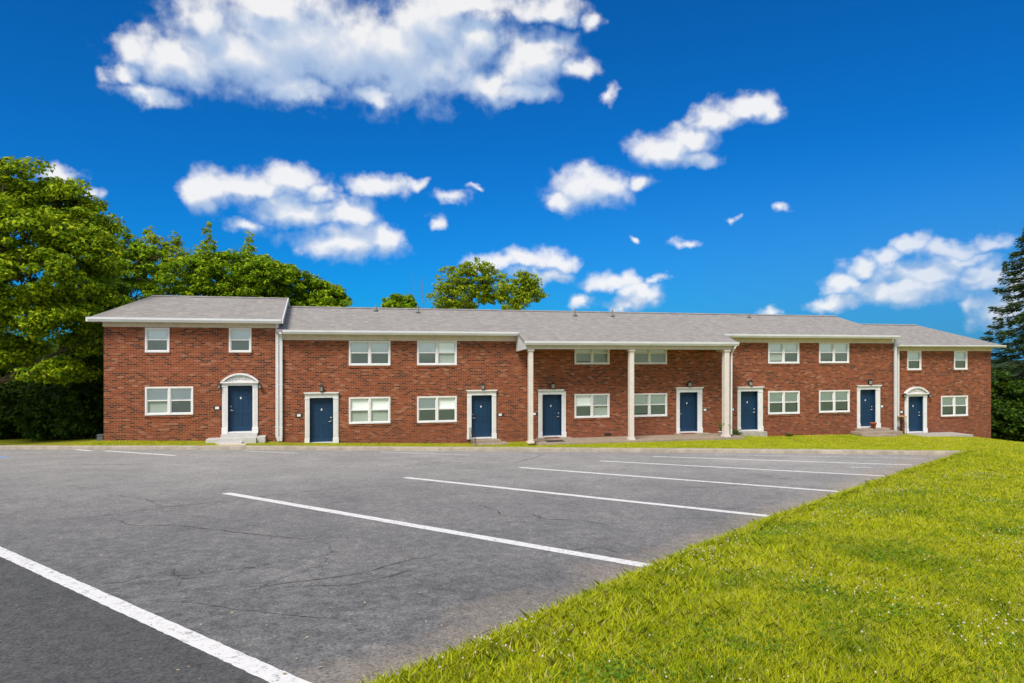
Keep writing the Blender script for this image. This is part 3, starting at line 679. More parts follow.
# gutters, fascias, soffits, friezes
def gutter(u0, u1, v, z, h=.17, d=.13, name='gutter'):
    mb = MB(); mb.prismx([(v, z), (v, z - h), (v - d * .6, z - h), (v - d, z - h * .45), (v - d, z), (v - d + .012, z), (v - d * .6, z - h + .015), (v - .012, z - h + .015), (v - .012, z - .01)], u0, u1)
    return mb.build(name, 'gutter', B)
GD = .13
gutter(ue1L - .0, ue1R - .03, VE - .002, ze1 + .01, .19); gutter(ue1R + .02, pu0 + .05, VE - .002, ze2 + .01, .18)
gutter(pu1 - .05, ue2R, VE - .002, ze2 + .01, .18); gutter(pu0, pu1, vp - .002, zpe + .02, .19)
gutter(ue2R + .12, ue8R, VE + V8 - .002, ze8 + .01, .12)
for (uu, z, v0, hh) in ((ue1L, ze1, 0, .17), (ue8R, ze8, V8, .13), (ue2R, ze2, 0, .16)):
    sg = -1 if uu < 0 else 1
    mb = MB(); mb.box(min(uu, uu + sg * .11), max(uu, uu + sg * .11), VE + v0, VBK + .45 + v0, z - hh, z + .012); mb.build('gutter', 'gutter', B)
mb = MB(); mb.prismx([(VE - .13, ze1 + .02), (VR, zr1 + .03), (VR, zr1 - .15), (VE - .13, ze1 - .18)], ue1R + .001, ue1R + .045); mb.build('rake_board', 'gutter', B)
mb = MB(); mb.prismx([(VBK + .5, ze1 + .02), (VR + .002, zr1 + .03), (VR + .002, zr1 - .15), (VBK + .5, ze1 - .18)], ue1R + .001, ue1R + .045); mb.build('rake_board', 'gutter', B)
mb = MB(); mb.prismx([(VE + .1, ze1 - .1), (VR, zr1 - .1), (VBK, ze1 - .1), (VBK, zt2 - .3), (0.05, zt2 - .3), (0.05, ze1 - .25)], uA + .0, uA + .06); mb.build('gable_wall', 'cream', B)
for (a, b_, z, zt, v0) in ((ue1L, ue1R - .01, ze1, zt1, 0), (ue1R + .05, pu0 + .04, ze2, zt2, 0), (pu1 - .04, ue2R, ze2, zt2, 0), (ue2R + .12, ue8R, ze8, zt8, V8)):
    mb = MB(); mb.box(a, b_, VE + v0 + .002, VBK + .3 + v0, z - .13, z - .104); mb.build('soffit', 'soffit', B)
def frieze(a, b_, z0, z1, v0):
    mb = MB(); mb.box(a, b_, v0 - .045, v0 + .02, z0 - .01, z1); mb.box(a, b_, v0 - .07, v0 - .046, z0 + (z1 - z0) * .55, z1 - .001); mb.build('frieze', 'cream', B)
frieze(uL - .03, uA - .04, zt1, ze1 - .135, 0); frieze(uA + .08, pu0 + .04, zt2, ze2 - .135, 0); frieze(pu1 - .05, uB - .05, zt2, ze2 - .135, 0); frieze(uB + .16, uC + .03, zt8, ze8 - .135, V8)
mb = MB(); mb.box(pu0 + .16, pu1 - .21, -.04, -.002, zpe - .30, zpe - .142); mb.build('frieze', 'cream', B)
# columns
VC = -1.5
for a, b_, in ((527.6, 533.3), (628.2, 633.9), (722.6, 728.8)):
    u0_, u1_ = U(a, VC), U(b_, VC); um = (u0_ + u1_) / 2; w = (u1_ - u0_) / 2 * .76
    mb = MB(); mb.box(um - w, um + w, VC - w, VC + w, -.02, zpe - .46)
    for k in (-1, 1):
        mb.box(um + k * w * .45 - .01, um + k * w * .45 + .01, VC - w - .006, VC - w + .001, .12, zpe - .6)
    o = mb.build('porch_column', 'column', B, bevel=.012)
    mb = MB(); mb.box(um - w - .05, um + w + .05, VC - w - .05, VC + w + .05, -.12, -.021); mb.build('column_base', 'column', o, bevel=.01)
    mb = MB(); mb.box(um - w - .045, um + w + .045, VC - w - .045, VC + w + .045, zpe - .459, zpe - .365); mb.build('column_capital', 'column', o, bevel=.01)
# downspouts
def spout(u, v, z0, z1, uend=None, zk=None):
    mb = MB(); w = .065; d = .05
    mb.box(u - w, u + w, v - 2 * d, v, zk if zk else z0, z1)
    for t in (.08, .5, .9):
        zz = (zk or z0) + (z1 - (zk or z0)) * t; mb.box(u - w - .015, u + w + .015, v - 2 * d - .004, v + .002, zz, zz + .03)
    if uend is not None:
        mb.add([(u - w, v - 2 * d, zk), (u + w, v - 2 * d, zk), (u + w, v, zk), (u - w, v, zk), (uend - w, v - 2 * d, z0), (uend + w, v - 2 * d, z0), (uend + w, v, z0), (uend - w, v, z0)],
               [(0, 1, 5, 4), (1, 2, 6, 5), (2, 3, 7, 6), (3, 0, 4, 7), (4, 5, 6, 7)])
    return mb
us1, us2 = U(277.2, -.05), U(281.0, -.05)
spout(us1, -.05, Zc(441.2, us1, -.05), ze1 - .17, us1 + .09, Zc(436, us1, -.05)).build('downspout', 'gutter', B)
mb = spout(us2, -.05, Zc(441.2, us1, -.05), ze2 - .17, us1 + .15, Zc(436, us1, -.05)); mb.box(us2 - .06, us2 + .06, VE - .04, -.05, ze2 - .17, ze2 - .09); mb.build('downspout', 'gutter', B)
us3 = U(894.4, -.04); spout(us3, -.06, Zc(432, us3), ze2 - .18).build('downspout', 'gutter', B)
us4 = U(896.4, .2); spout(us4 + .05, V8 - .10, Zc(432, us3), ze8 - .13).build('downspout', 'gutter', B)
uc3 = U(730.2, VC)
mb = MB(); mb.tube([(U(735.5, vp), vp - .06, zpe - .14), (U(734.5, vp), vp - .02, zpe - .28), (uc3 + .08, VC, zpe - .55), (uc3 + .06, VC, .0)], [.05] * 4, 8); mb.build('downspout', 'gutter', B)
# ridge caps and vent pipes
for (a, b_, z, v0) in ((ur1L, ue1R, zr1, 0), (u2L, ur2R, zr2, 0), (uB - 2.6, ur8R, zr8, V8)):
    mb = MB(); mb.prismx([(VR + v0 - .16, z - .03), (VR + v0, z + .035), (VR + v0 + .16, z - .03)], a, b_); mb.build('ridge_cap', 'shingle', B)
for px, yt, v_ in ((376, 305.5, 2.7), (417.7, 306.0, 2.5), (574.8, 308.6, 2.4), (612.5, 309.6, 2.4), (749, 313.2, 2.6)):
    u = U(px, v_); z = fz(v_); zt_ = Zc(yt, u, v_)
    mb = MB(); mb.lathe(u, v_, [(.13, z - .02), (.10, z + .06), (.05, z + .10), (.045, zt_), (.035, zt_ + .005)], 10); mb.build('vent_pipe', 'pipe', B, True)
# steps, porch slab
def steps(px0, px1, lo, tiers, v0, m, name='steps', zb=-.6):
    mb = MB(); a, b_ = U(px0, v0), U(px1, v0)
    for (ea, eb, depth, ztop) in tiers: mb.box(a - ea, b_ + eb, v0 - depth, v0 - .003, zb, ztop)
    return mb.build(name, m, B, bevel=.012)
lo = d1[2]
steps(222, 258, lo, [(.0, .0, .35, lo - .05)], 0, 'steps'); steps(222, 258, lo, [(.05, .0, .75, lo - .19)], 0, 'steps')
mb = MB(); mb.box(U(208.5), U(222) - .06, -.7, -.003, -.3, lo - .22); mb.box(U(258) + .01, U(266.4), -.6, -.003, -.3, lo - .17); mb.build('steps', 'steps', B, bevel=.012)
steps(222, 258, lo, [(.1, -.55, 1.12, lo - .33)], 0, 'steps')
lo = d3[2]; steps(471, 498.5, lo, [(.02, .02, .5, lo - .06)], 0, 'stepst'); steps(471, 503, lo, [(.02, .1, .95, lo - .19)], 0, 'stepst')
lo = d4[2]; steps(537, 568, lo, [(.05, .1, .55, lo - .045)], 0, 'stepst'); lo = d5[2]; steps(674, 705, lo, [(.0, .1, .6, lo - .045)], 0, 'stepst')
mb = MB(); mb.box(U(536) - .4, U(726), -1.78, -.004, -.5, -.12); mb.build('porch_slab', 'stepst', B, bevel=.01)
lo = d6[2]; steps(737, 763, lo, [(.0, .0, .4, lo - .05)], 0, 'concrete'); steps(763, 790, lo, [(-.02, .0, .3, lo - .12)], 0, 'brick', 'brick_step')
lo = d7[2]; steps(855, 884.5, lo, [(.0, .0, .42, lo - .05)], 0, 'stepst'); steps(851, 891, lo, [(.05, .0, .85, lo - .20)], 0, 'stepst'); steps(851, 880, lo, [(.05, .0, 1.2, lo - .33)], 0, 'stepst')
lo = d8[2]; mb = MB(); mb.box(U(884), U(955), -1.2, V8 - .003, -.9, lo - .06); mb.build('entry_slab', 'concrete', B, bevel=.01)
mb = MB(); mb.box(U(604.5), U(611), -.012, .02, -.07, .06); mb.build('crawl_vent', 'black', B)
# iron railing at the third door
mb = MB(); u = U(470.5, -.6); u2_ = U(475.5, -1.0); z0 = -.2
mb.tube([(u + .05, -.15, .55), (u + .1, -.5, .5), (u2_, -.95, .18), (u2_ + .02, -1.0, -.2)], [.016] * 4, 6); mb.tube([(u + .05, -.15, .55), (u + .05, -.15, -.1)], [.014] * 2, 6)
for k in range(3): mb.tube([(u + .08 + .04 * k, -.35 - .2 * k, .48 - .13 * k), (u + .08 + .04 * k, -.35 - .2 * k, -.15)], [.010] * 2, 6)
mb.build('handrail', 'black', B)

# concrete path from first door to the kerb, joined to the ground
a = np.linspace(0, 1, 12)
def bw(u, v): return (u * c - v * s, YY(u, v))
mb = MB(); vs = []
for t in a:
    p = bw(U(224) , -1.1); q_ = LOT(212, 446.5); r_ = bw(U(250), -1.1); w_ = LOT(240, 446.5)
    x, y = p[0] + (q_[0] - p[0]) * t, p[1] + (25.5 - p[1]) * t; vs.append((x, y, float(lawnz(x, y)) + .03))
    x, y = r_[0] + (w_[0] - r_[0]) * t, r_[1] + (25.5 - r_[1]) * t; vs.append((x, y, float(lawnz(x, y)) + .03))
mb.add(vs, [(2 * i, 2 * i + 1, 2 * i + 3, 2 * i + 2) for i in range(11)]); tag(mb.build('path', 'path'), kind='structure')

# ------------------------------------------------------------------ small things by the doors
def bpt(px, v, z): x, y = bw(U(px, v), v); return (x, y, z)
t = empty('doormat', bpt(555, -1.1, -.118), 'dark flat doormat on the porch slab below the fourth door', 'doormat', rz=TH)
mb = MB(); mb.box(-.45, .45, -.25, .25, 0, .02); mb.build('mat_body', 'rubber', t, bevel=.01)
mb = MB(); [mb.box(-.42 + .1 * k, -.36 + .1 * k, -.22, .22, .021, .026) for k in range(9)]; mb.build('rib', 'black', t)
t = empty('doormat', bpt(552, -.32, d4[2] - .044), 'reddish doormat right under the fourth blue door', 'doormat', rz=TH)
mb = MB(); mb.box(-.38, .38, -.18, .18, 0, .02); mb.build('mat_body', 'terracotta', t, bevel=.006)
mb = MB(); [mb.box(-.36, .36, -.16 + .08 * k, -.14 + .08 * k, .021, .024) for k in range(5)]; mb.build('rib', 'rubber', t)
t = empty('doormat', bpt(688, -.32, d5[2] - .044), 'reddish doormat right under the fifth blue door near the right porch column', 'doormat', rz=TH)
mb = MB(); mb.box(-.4, .4, -.18, .18, 0, .02); mb.build('mat_body', 'terracotta', t, bevel=.006)
mb = MB(); [mb.box(-.38, .38, -.16 + .08 * k, -.14 + .08 * k, .021, .024) for k in range(5)]; mb.build('rib', 'rubber', t)
def leafy(name, loc, h, n, label, pot=True):
    t = empty(name, loc, label, 'plant')
    z0 = 0
    if pot:
        mb = MB(); mb.lathe(0, 0, [(.09, 0), (.13, .2), (.145, .2), (.145, .235), (.12, .235), (.11, .2)], 14); mb.build('pot', 'plaque', t, True); z0 = .2
    L_ = MB(); S_ = MB()
    for k in range(n):
        a = random.random() * 6.28; lean = random.uniform(.1, .55); hh = h * random.uniform(.6, 1)
        pts_ = [Vector((0, 0, z0)) + Vector((math.cos(a) * lean * q_ * q_, math.sin(a) * lean * q_ * q_, hh * q_ * (1.15 - .3 * q_))) for q_ in (0, .33, .66, 1)]
        S_.tube(pts_, [.008, .006, .005, .003], 5)
        side = Vector((-math.sin(a), math.cos(a), 0))
        for q_ in range(1, 4):
            for sg in (-1, 1):
                p_ = pts_[q_]; e = p_ + side * sg * .14 + Vector((math.cos(a) * .08, math.sin(a) * .08, .05)); w_ = Vector((math.cos(a), math.sin(a), .3)) * .045
                m_ = (p_ + e) / 2; L_.add([p_, m_ - w_, e, m_ + w_], [(0, 1, 2, 3)])
    S_.build('stem', 'plant', t); L_.build('foliage', 'plant', t)
    return t
leafy('potted_plant', bpt(721.0, -1.1, -.118), .75, 9, 'small leafy green plant in a white pot beside the right porch column')
leafy('young_shrub', (bpt(735, -.35, 0)[0], bpt(735, -.35, 0)[1], -.3), .45, 10, 'dark low shrub against the brick between porch and sixth door', False)
leafy('young_shrub', (bpt(790, -.4, 0)[0], bpt(790, -.4, 0)[1], -.38), .28, 8, 'low green weed clump at the wall right of the sixth door', False)
t = empty('flower_pot', bpt(873.3, -.35, d7[2] - .048), 'terracotta flower pot on the step before the seventh door', 'flower pot')
mb = MB(); mb.lathe(0, 0, [(.10, 0), (.155, .26), (.175, .26), (.175, .33), (.15, .33), (.14, .27)], 16); mb.build('pot_body', 'terracotta', t, True)
mb = MB(); mb.lathe(0, 0, [(.001, .275), (.135, .28), (.001, .285)], 12); mb.build('soil', 'bark', t)
t = empty('plant_stand', bpt(900.2, V8 - .22, lo - .058), 'dark wire stand with a tan wooden top left of the arched right door', 'stand', rz=TH)
mb = MB(); mb.box(-.3, .3, -.18, .18, 1.0, 1.05); mb.build('stand_top', 'wood', t, bevel=.006)
for sx in (-1, 1):
    for sy in (-1, 1):
        mb = MB(); mb.tube([(sx * .25, sy * .14, 1.0), (sx * .28, sy * .17, 0)], [.012, .012], 6); mb.build('leg', 'black', t)
mb = MB(); mb.box(-.27, .27, -.15, .15, .4, .415); mb.build('shelf', 'black', t)
t = empty('utility_box', bpt(100.8, .35, .0), 'grey metal utility box at the left corner of the building', 'utility box', rz=TH)
t.location.z = float(lawnz(t.location.x, t.location.y)) - .02
mb = MB(); mb.box(-.12, .12, -.12, .12, 0, .24); mb.build('box_body', 'box', t, bevel=.02)
mb = MB(); mb.prismx([(-.14, .241), (-.14, .255), (.14, .28), (.14, .241)], -.14, .14); mb.build('lid', 'box', t)

# ------------------------------------------------------------------ trees
def leaves(centers, dirs, size, aspect=1.7, flat=0.0):
    n = len(centers); d = dirs / (np.linalg.norm(dirs, axis=1, keepdims=True) + 1e-9)
    r = rng.normal(size=(n, 3)); t = np.cross(d, r); t /= np.linalg.norm(t, axis=1, keepdims=True) + 1e-9; b_ = np.cross(d, t)
    sz = size * rng.uniform(.6, 1.25, (n, 1)); A = t * sz * .5 * aspect; Bv = b_ * sz * .5
    off = d * sz * .12
    v = np.stack([centers - A, centers - Bv * .9 + off, centers + A, centers + Bv * .9 + off], 1).reshape(-1, 3)
    return v, np.arange(4 * n).reshape(n, 4)
def make_tree(name, base, label, lobes, trunk_r, leafm, n_clump, per, clump_r, leaf, cat='tree', group=None, bark='bark', inner=.15, seed=1, fork=None, outb=.7):
    # lobes: (dx, dy, z, rx, ry, rz) in metres from base
    global rng; rng = np.random.default_rng(seed); rd = random.Random(seed)
    t = empty(name, base, label, cat, group)
    lob = np.array(lobes, float); vol = (lob[:, 3] * lob[:, 4] * lob[:, 5]) ** (2 / 3); pr = vol / vol.sum()
    idx = rng.choice(len(lob), n_clump, p=pr)
    d = rng.normal(size=(n_clump, 3)); d /= np.linalg.norm(d, axis=1, keepdims=True)
    rad = np.where(rng.random((n_clump, 1)) < inner, rng.uniform(.2, .8, (n_clump, 1)), rng.uniform(.78, 1.08, (n_clump, 1)))
    cc = lob[idx, :3] + d * rad * lob[idx, 3:]
    cc = cc[cc[:, 2] > .3]; n = len(cc)
    cr = clump_r * rng.uniform(.55, 1.3, n)
    # leaves in each clump: flattened ellipsoid shell, more on the upper side
    q = rng.normal(size=(n, per, 3)); q /= np.linalg.norm(q, axis=2, keepdims=True)
    rr = rng.uniform(.35, 1.0, (n, per, 1)) ** .6
    pos = cc[:, None, :] + q * rr * cr[:, None, None] * np.array([1.15, 1.15, .62])
    nrm = q * .7 + np.array([0, 0, .65]) + rng.normal(size=q.shape) * .45
    v, f = leaves(pos.reshape(-1, 3), nrm.reshape(-1, 3), leaf)
    np_mesh('crown', v, f, leafm, t)
    # trunk and limbs
    T = MB(); top = max(l[2] + l[5] * .3 for l in lobes); cx_ = avg([l[0] for l in lobes]) * .4; cy_ = avg([l[1] for l in lobes]) * .4
    nseg = 8; tp = [Vector((cx_ * (k / nseg) + (rd.uniform(-.12, .12) if k else 0), cy_ * (k / nseg) + (rd.uniform(-.12, .12) if k else 0), -.3 + (top + .3) * k / nseg)) for k in range(nseg + 1)]
    T.tube(tp, [trunk_r * (1.35 if k == 0 else 1) * (1 - .85 * k / nseg) for k in range(nseg + 1)], 9)
    T.build('trunk', bark, t, True)
    Bm = MB()
    for l in lobes:
        k = min(nseg - 1, max(1, int(nseg * max(.15, (l[2] - l[5] * .8)) / top))); st = tp[k]; en_ = Vector(l[:3]); mid_ = (st + en_) / 2 + Vector((rd.uniform(-.4, .4), rd.uniform(-.4, .4), rd.uniform(-.1, .5)))
        r0 = trunk_r * .5 * (1 - .7 * k / nseg); Bm.tube([st, mid_, en_], [r0, r0 * .65, r0 * .35], 6)
        for _ in range(7):
            dd = Vector((rd.gauss(0, 1), rd.gauss(0, 1), rd.gauss(.3, .8))).normalized(); e = en_ + Vector((dd.x * l[3], dd.y * l[4], dd.z * l[5])) * .9
            s0 = mid_.lerp(en_, rd.uniform(.2, 1)); mm = s0.lerp(e, .5) + Vector((rd.uniform(-.2, .2), rd.uniform(-.2, .2), .15)); Bm.tube([s0, mm, e], [r0 * .35, r0 * .2, .012], 5)
    Bm.build('limb', bark, t, True)
    return t
def at(px, Y): return ((px - CX) / F * Y)
def zat(py, Y): return CAMZ - (py - YH) / F * Y
def lob(px, py, rpx, rpy, Y, base, dy=0, k=1.0):
    Yt = Y + dy; return (at(px, Yt) - base[0], dy, zat(py, Yt) - base[2], rpx / F * Yt, rpx / F * Yt * k, rpy / F * Yt)
# large maple on the left
Yb = 31.0; b0 = (at(-14, Yb), Yb, float(lawnz(at(-14, Yb), Yb)))
lbs = [lob(px, py, rx, ry, Yb, b0, dy) for px, py, rx, ry, dy in (
    (22, 190, 34, 26, 0), (62, 212, 34, 28, .5), (-25, 205, 45, 34, .5), (18, 232, 45, 30, -1.2), (78, 250, 30, 28, -.4), (-40, 260, 50, 38, 0), (30, 275, 44, 26, -2),
    (72, 292, 30, 22, -.8), (5, 305, 40, 20, -1.5), (56, 322, 34, 15, -1.6), (-60, 320, 45, 30, 0), (85, 345, 14, 12, -.3), (10, 350, 26, 13, -.8), (56, 372, 24, 10, -1), (-20, 365, 25, 14, 0), (98, 225, 12, 14, 1), (104, 262, 14, 16, 1))]
make_tree('maple_tree', b0, 'tall broad bright green maple at the far left, rising highest in the photo', lbs, .24, 'leaf_big', 760, 135, .50, .125, seed=11, inner=.10)
# dark understorey below the maple
def shrub(px, py, rpx, rpy, Y, label, seed, m='leaf_dark', group='dark bushes under the left trees', name='bush', n=120):
    b_ = (at(px, Y), Y, float(lawnz(at(px, Y), Y)))
    return make_tree(name, b_, label, [lob(px, py, rpx, rpy, Y, b_), lob(px - rpx * .5, py + rpy * .5, rpx * .6, rpy * .6, Y, b_, -.4), lob(px + rpx * .5, py + rpy * .45, rpx * .6, rpy * .6, Y, b_, .3)], .09, m, n, 90, .5, .16, 'bush', group, seed=seed)
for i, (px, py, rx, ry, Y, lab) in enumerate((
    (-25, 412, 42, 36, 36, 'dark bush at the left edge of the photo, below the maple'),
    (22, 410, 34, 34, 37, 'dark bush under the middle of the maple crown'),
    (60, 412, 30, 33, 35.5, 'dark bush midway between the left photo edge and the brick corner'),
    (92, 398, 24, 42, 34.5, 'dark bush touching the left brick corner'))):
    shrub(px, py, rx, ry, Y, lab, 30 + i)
Yb = 39
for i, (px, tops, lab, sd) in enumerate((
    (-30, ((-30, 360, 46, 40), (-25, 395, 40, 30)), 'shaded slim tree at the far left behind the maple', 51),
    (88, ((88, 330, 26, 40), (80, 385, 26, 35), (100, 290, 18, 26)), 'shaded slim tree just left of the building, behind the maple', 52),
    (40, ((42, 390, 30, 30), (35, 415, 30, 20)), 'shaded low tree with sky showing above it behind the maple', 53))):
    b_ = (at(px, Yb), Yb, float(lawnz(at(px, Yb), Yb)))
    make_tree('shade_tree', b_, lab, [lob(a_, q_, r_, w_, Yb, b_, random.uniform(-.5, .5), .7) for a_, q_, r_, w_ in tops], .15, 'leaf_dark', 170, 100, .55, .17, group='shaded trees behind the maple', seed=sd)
# row of trees behind the left end of the building
for i, (px, Y, lbsx, lm_, lab) in enumerate((
    (128, 43.5, ((118, 262, 26, 26), (140, 268, 26, 24), (128, 300, 34, 22), (108, 300, 20, 30)), 'leaf_row', 'dense green tree behind the left roof, leftmost of the row and next to the maple'),
    (165, 46, ((158, 262, 18, 22), (176, 270, 18, 20), (164, 295, 26, 20)), 'leaf_pale', 'yellowish airy tree over the left hip of the roof'),
    (205, 44, ((192, 276, 26, 20), (216, 272, 26, 20), (206, 300, 38, 18)), 'leaf_row', 'rounded green tree over the middle of the left roof'),
    (246, 44.5, ((238, 270, 24, 18), (258, 276, 22, 18), (246, 300, 32, 18)), 'leaf_row', 'rounded green tree over the upper right window of the left block'),
    (288, 45, ((276, 280, 22, 16), (296, 288, 20, 16), (286, 304, 30, 14)), 'leaf_row', 'green tree behind the white rake where the roof steps down'),
    (325, 46, ((314, 294, 16, 13), (330, 299, 15, 11), (322, 308, 24, 12)), 'leaf_row', 'lowest green tree at the right end of the row behind the roof'))):
    b_ = (at(px, Y), Y, -.2)
    make_tree('green_tree', b_, lab, [lob(a_, q_, r_, w_, Y, b_, random.uniform(-1, 1), .9) for a_, q_, r_, w_ in lbsx] + [lob(a_ + math.cos(t_) * r_ * random.uniform(.7, 1.15), q_ - abs(math.sin(t_)) * w_ * random.uniform(.7, 1.15), random.uniform(3, 7), random.uniform(3.5, 8), Y, b_, random.uniform(-1, 1)) for a_, q_, r_, w_ in lbsx for t_ in (.5, 1.1, 1.6, 2.1, 2.7)] + [(0, 0, 3, 2, 2, 2)], .2, lm_, 300 if lm_ == 'leaf_row' else 150, 85 if lm_ == 'leaf_row' else 48, .40, .135, group='trees behind the left end of the roof', seed=70 + i)
# tall shoots with sparse leaves above the row
for i, (px, y0, y1, lab) in enumerate(((148, 268, 232, 'thin leafy shoot standing highest left of the pale tree'), (206, 272, 228, 'thin sparse shoot above the left roof, tallest of the shoots'), (248, 266, 236, 'thin sparse shoot with yellow leaves above the upper right window of the left block'),
                                      (176, 262, 238, 'thin sparse shoot between the two tallest shoots'), (335, 305, 288, 'short sparse shoot at the right end of the tree row'))):
    Y = 47; b_ = (at(px, Y), Y, -.2)
    lb_ = [lob(px + random.uniform(-4, 4), y0 + (y1 - y0) * k / 4, 9 - k * 1.2, 7, Y, b_) for k in range(5)]
    make_tree('tall_sapling', b_, lab, lb_, .06, 'leaf_pale', 55, 9, .22, .16, group='thin shoots rising above the tree row', seed=90 + i, bark='bark2', inner=.4)
# airy trees behind the middle of the roof
Y = 58
b_ = (at(466, Y), Y, -.5); make_tree('airy_tree', b_, 'airy olive green tree behind the middle roof, left and larger of two', [lob(*q, Y, b_, random.uniform(-1, 1), .8) for q in ((476, 273, 18, 14), (455, 280, 18, 15), (445, 298, 14, 13), (492, 284, 16, 14), (468, 296, 24, 12), (455, 310, 22, 10))], .2, 'leaf_pale', 300, 30, .42, .17, group='airy trees behind the middle roof', seed=21, bark='bark2', inner=.3)
b_ = (at(516, Y), Y, -.5); make_tree('airy_tree', b_, 'airy olive green tree behind the middle roof, right and smaller of two', [lob(*q, Y, b_, random.uniform(-1, 1), .8) for q in ((526, 282, 12, 12), (507, 288, 10, 9), (531, 293, 13, 9), (515, 302, 15, 9), (498, 298, 8, 6))], .17, 'leaf_pale', 170, 28, .40, .17, group='airy trees behind the middle roof', seed=22, bark='bark2', inner=.3)
b_ = (at(400, Y), Y, -.5); make_tree('small_green_tree', b_, 'small bright green treetop just showing over the roof between left trees and airy pair', [lob(*q, Y, b_) for q in ((400, 302, 11, 7), (392, 305, 9, 5), (407, 307, 9, 5))], .12, 'leaf_row', 60, 70, .38, .2, seed=23)
# bare saplings
for i, (px, yt, lab) in enumerate(((414, 272, 'bare straight sapling above the roof, left of two'), (423, 275, 'bare forked sapling above the roof, right of two'))):
    Y = 60; t = empty('bare_sapling', (at(px, Y), Y, -.5), lab, 'tree', 'bare saplings behind the roof'); mb = MB(); H = zat(yt, Y) + .5
    mb.tube([(0, 0, 0), (.05, 0, H * .5), (-.05, 0, H)], [.06, .04, .008], 6); mb.build('trunk', 'bark2', t)
    mb = MB()
    for k in range(9):
        z = H * (.55 + .045 * k); a_ = random.choice((-1, 1)); mb.tube([(0, 0, z), (a_ * random.uniform(.3, .7), 0, z + random.uniform(.5, 1.2))], [.018, .004], 4)
    mb.build('limb', 'bark2', t)

# spruce at the right edge
def spruce(px, Y, ztop, zbase, rmax, label, seed, name='spruce_tree'):
    global rng; rng = np.random.default_rng(seed); rd = random.Random(seed)
    x = at(px, Y); t = empty(name, (x, Y, zbase), label, 'tree', 'dark conifers at the right end of the building'); H = ztop - zbase
    mb = MB(); mb.tube([(0, 0, -.5), (.05, 0, H * .5), (0, 0, H)], [.34, .2, .02], 9); mb.build('trunk', 'bark', t, True)
    br = MB(); C_, D_ = [], []
    z = .6
    while z < H - .15:
        fr = 1 - z / H; n = rd.randint(5, 7); a0_ = rd.random() * 6.28
        for k in range(n):
            a_ = a0_ + k * 6.28 / n + rd.uniform(-.25, .25); ln = rmax * (fr ** .72) * rd.uniform(.62, 1.12) + .15; zz = z + rd.uniform(-.15, .15)
            dr = Vector((math.cos(a_), math.sin(a_), 0)); pts_ = []
            for q_ in range(7):
                tt = q_ / 6; pts_.append(Vector((0, 0, zz)) + dr * ln * tt + Vector((0, 0, -ln * .42 * tt + ln * .24 * tt ** 3)))
            br.tube([pts_[0], pts_[3], pts_[6]], [.035, .022, .006], 4)
            side = Vector((-dr.y, dr.x, 0)); m_ = int(19 * ln)
            for _ in range(m_):
                tt = rd.uniform(.12, 1.0) ** .8; base_ = pts_[min(5, int(tt * 6))].lerp(pts_[min(6, int(tt * 6) + 1)], tt * 6 % 1)
                wd = ln * .30 * (1.15 - tt) + .08; sd_ = rd.uniform(-1, 1)
                tw = (side * sd_ + dr * .55).normalized(); L2 = abs(sd_) * wd + .05
                for __ in range(5):
                    p_ = base_ + tw * L2 * rd.random() + Vector((rd.gauss(0, .05), rd.gauss(0, .05), -abs(rd.gauss(0, .13)) * (1 + .6 * tt)))
                    C_.append(p_[:]); D_.append((tw + Vector((rd.gauss(0, .25), rd.gauss(0, .25), -.25)))[:])
        z += .38 + .16 * fr
    br.build('limb', 'bark', t)
    Cn = np.array(C_); Dn = np.array(D_); Dn /= np.linalg.norm(Dn, axis=1, keepdims=True); n = len(Cn)
    r_ = rng.normal(size=(n, 3)) + np.array([0, 0, 1.2]); sd = np.cross(Dn, r_); sd /= np.linalg.norm(sd, axis=1, keepdims=True)
    A = Dn * rng.uniform(.10, .20, (n, 1)); S_ = sd * rng.uniform(.018, .045, (n, 1))
    v = np.stack([Cn - A - S_ * .6, Cn - A * .2 + S_ * -1.2, Cn + A, Cn - A * .2 + S_ * 1.2], 1).reshape(-1, 3)
    np_mesh('crown', v, np.arange(4 * n).reshape(n, 4), 'needle', t)
    return t
spruce(1034, 47, zat(214, 47), -3.2, 5.3, 'tall dark spruce with drooping limbs at the right edge of the photo', 5)
spruce(1092, 50, zat(240, 50), -3.5, 5.0, 'dark spruce mostly outside the frame, behind the tall one', 6)
for i, (px, py, rx, ry, Y, lab) in enumerate((
    (1004, 405, 22, 32, 46, 'dark green bush touching the right brick corner below the spruce'),
    (1040, 412, 30, 34, 44.5, 'dark green bush at the right edge of the photo below the spruce'))):
    shrub(px, py, rx, ry, Y, lab, 130 + i, 'leaf_dark', 'dark bushes under the spruce', n=150)
# far wood: one mass, seen through gaps
def wood(name, label, x0, x1, Y, zb, zt_, n, seed):
    r_ = np.random.default_rng(seed); X_ = r_.uniform(x0, x1, n); prof = zb + (zt_ - zb) * (.72 + .2 * np.sin(X_ * .23 + seed) + .1 * np.sin(X_ * .71)); Zz = zb + (prof - zb) * r_.random(n) ** .7
    cen = np.stack([X_, Y + r_.uniform(-3, 3, n), Zz], 1); global rng; rng = r_
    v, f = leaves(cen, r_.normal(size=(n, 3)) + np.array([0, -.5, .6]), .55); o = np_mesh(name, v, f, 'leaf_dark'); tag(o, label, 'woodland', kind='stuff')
wood('far_woodland', 'distant dark wood seen through gaps at the left', -120, -42, 74, -2, 5.6, 20000, 1)
wood('far_woodland', 'distant dark wood falling away beyond the right end of the building', 60, 150, 82, -8, 6.0, 24000, 2)

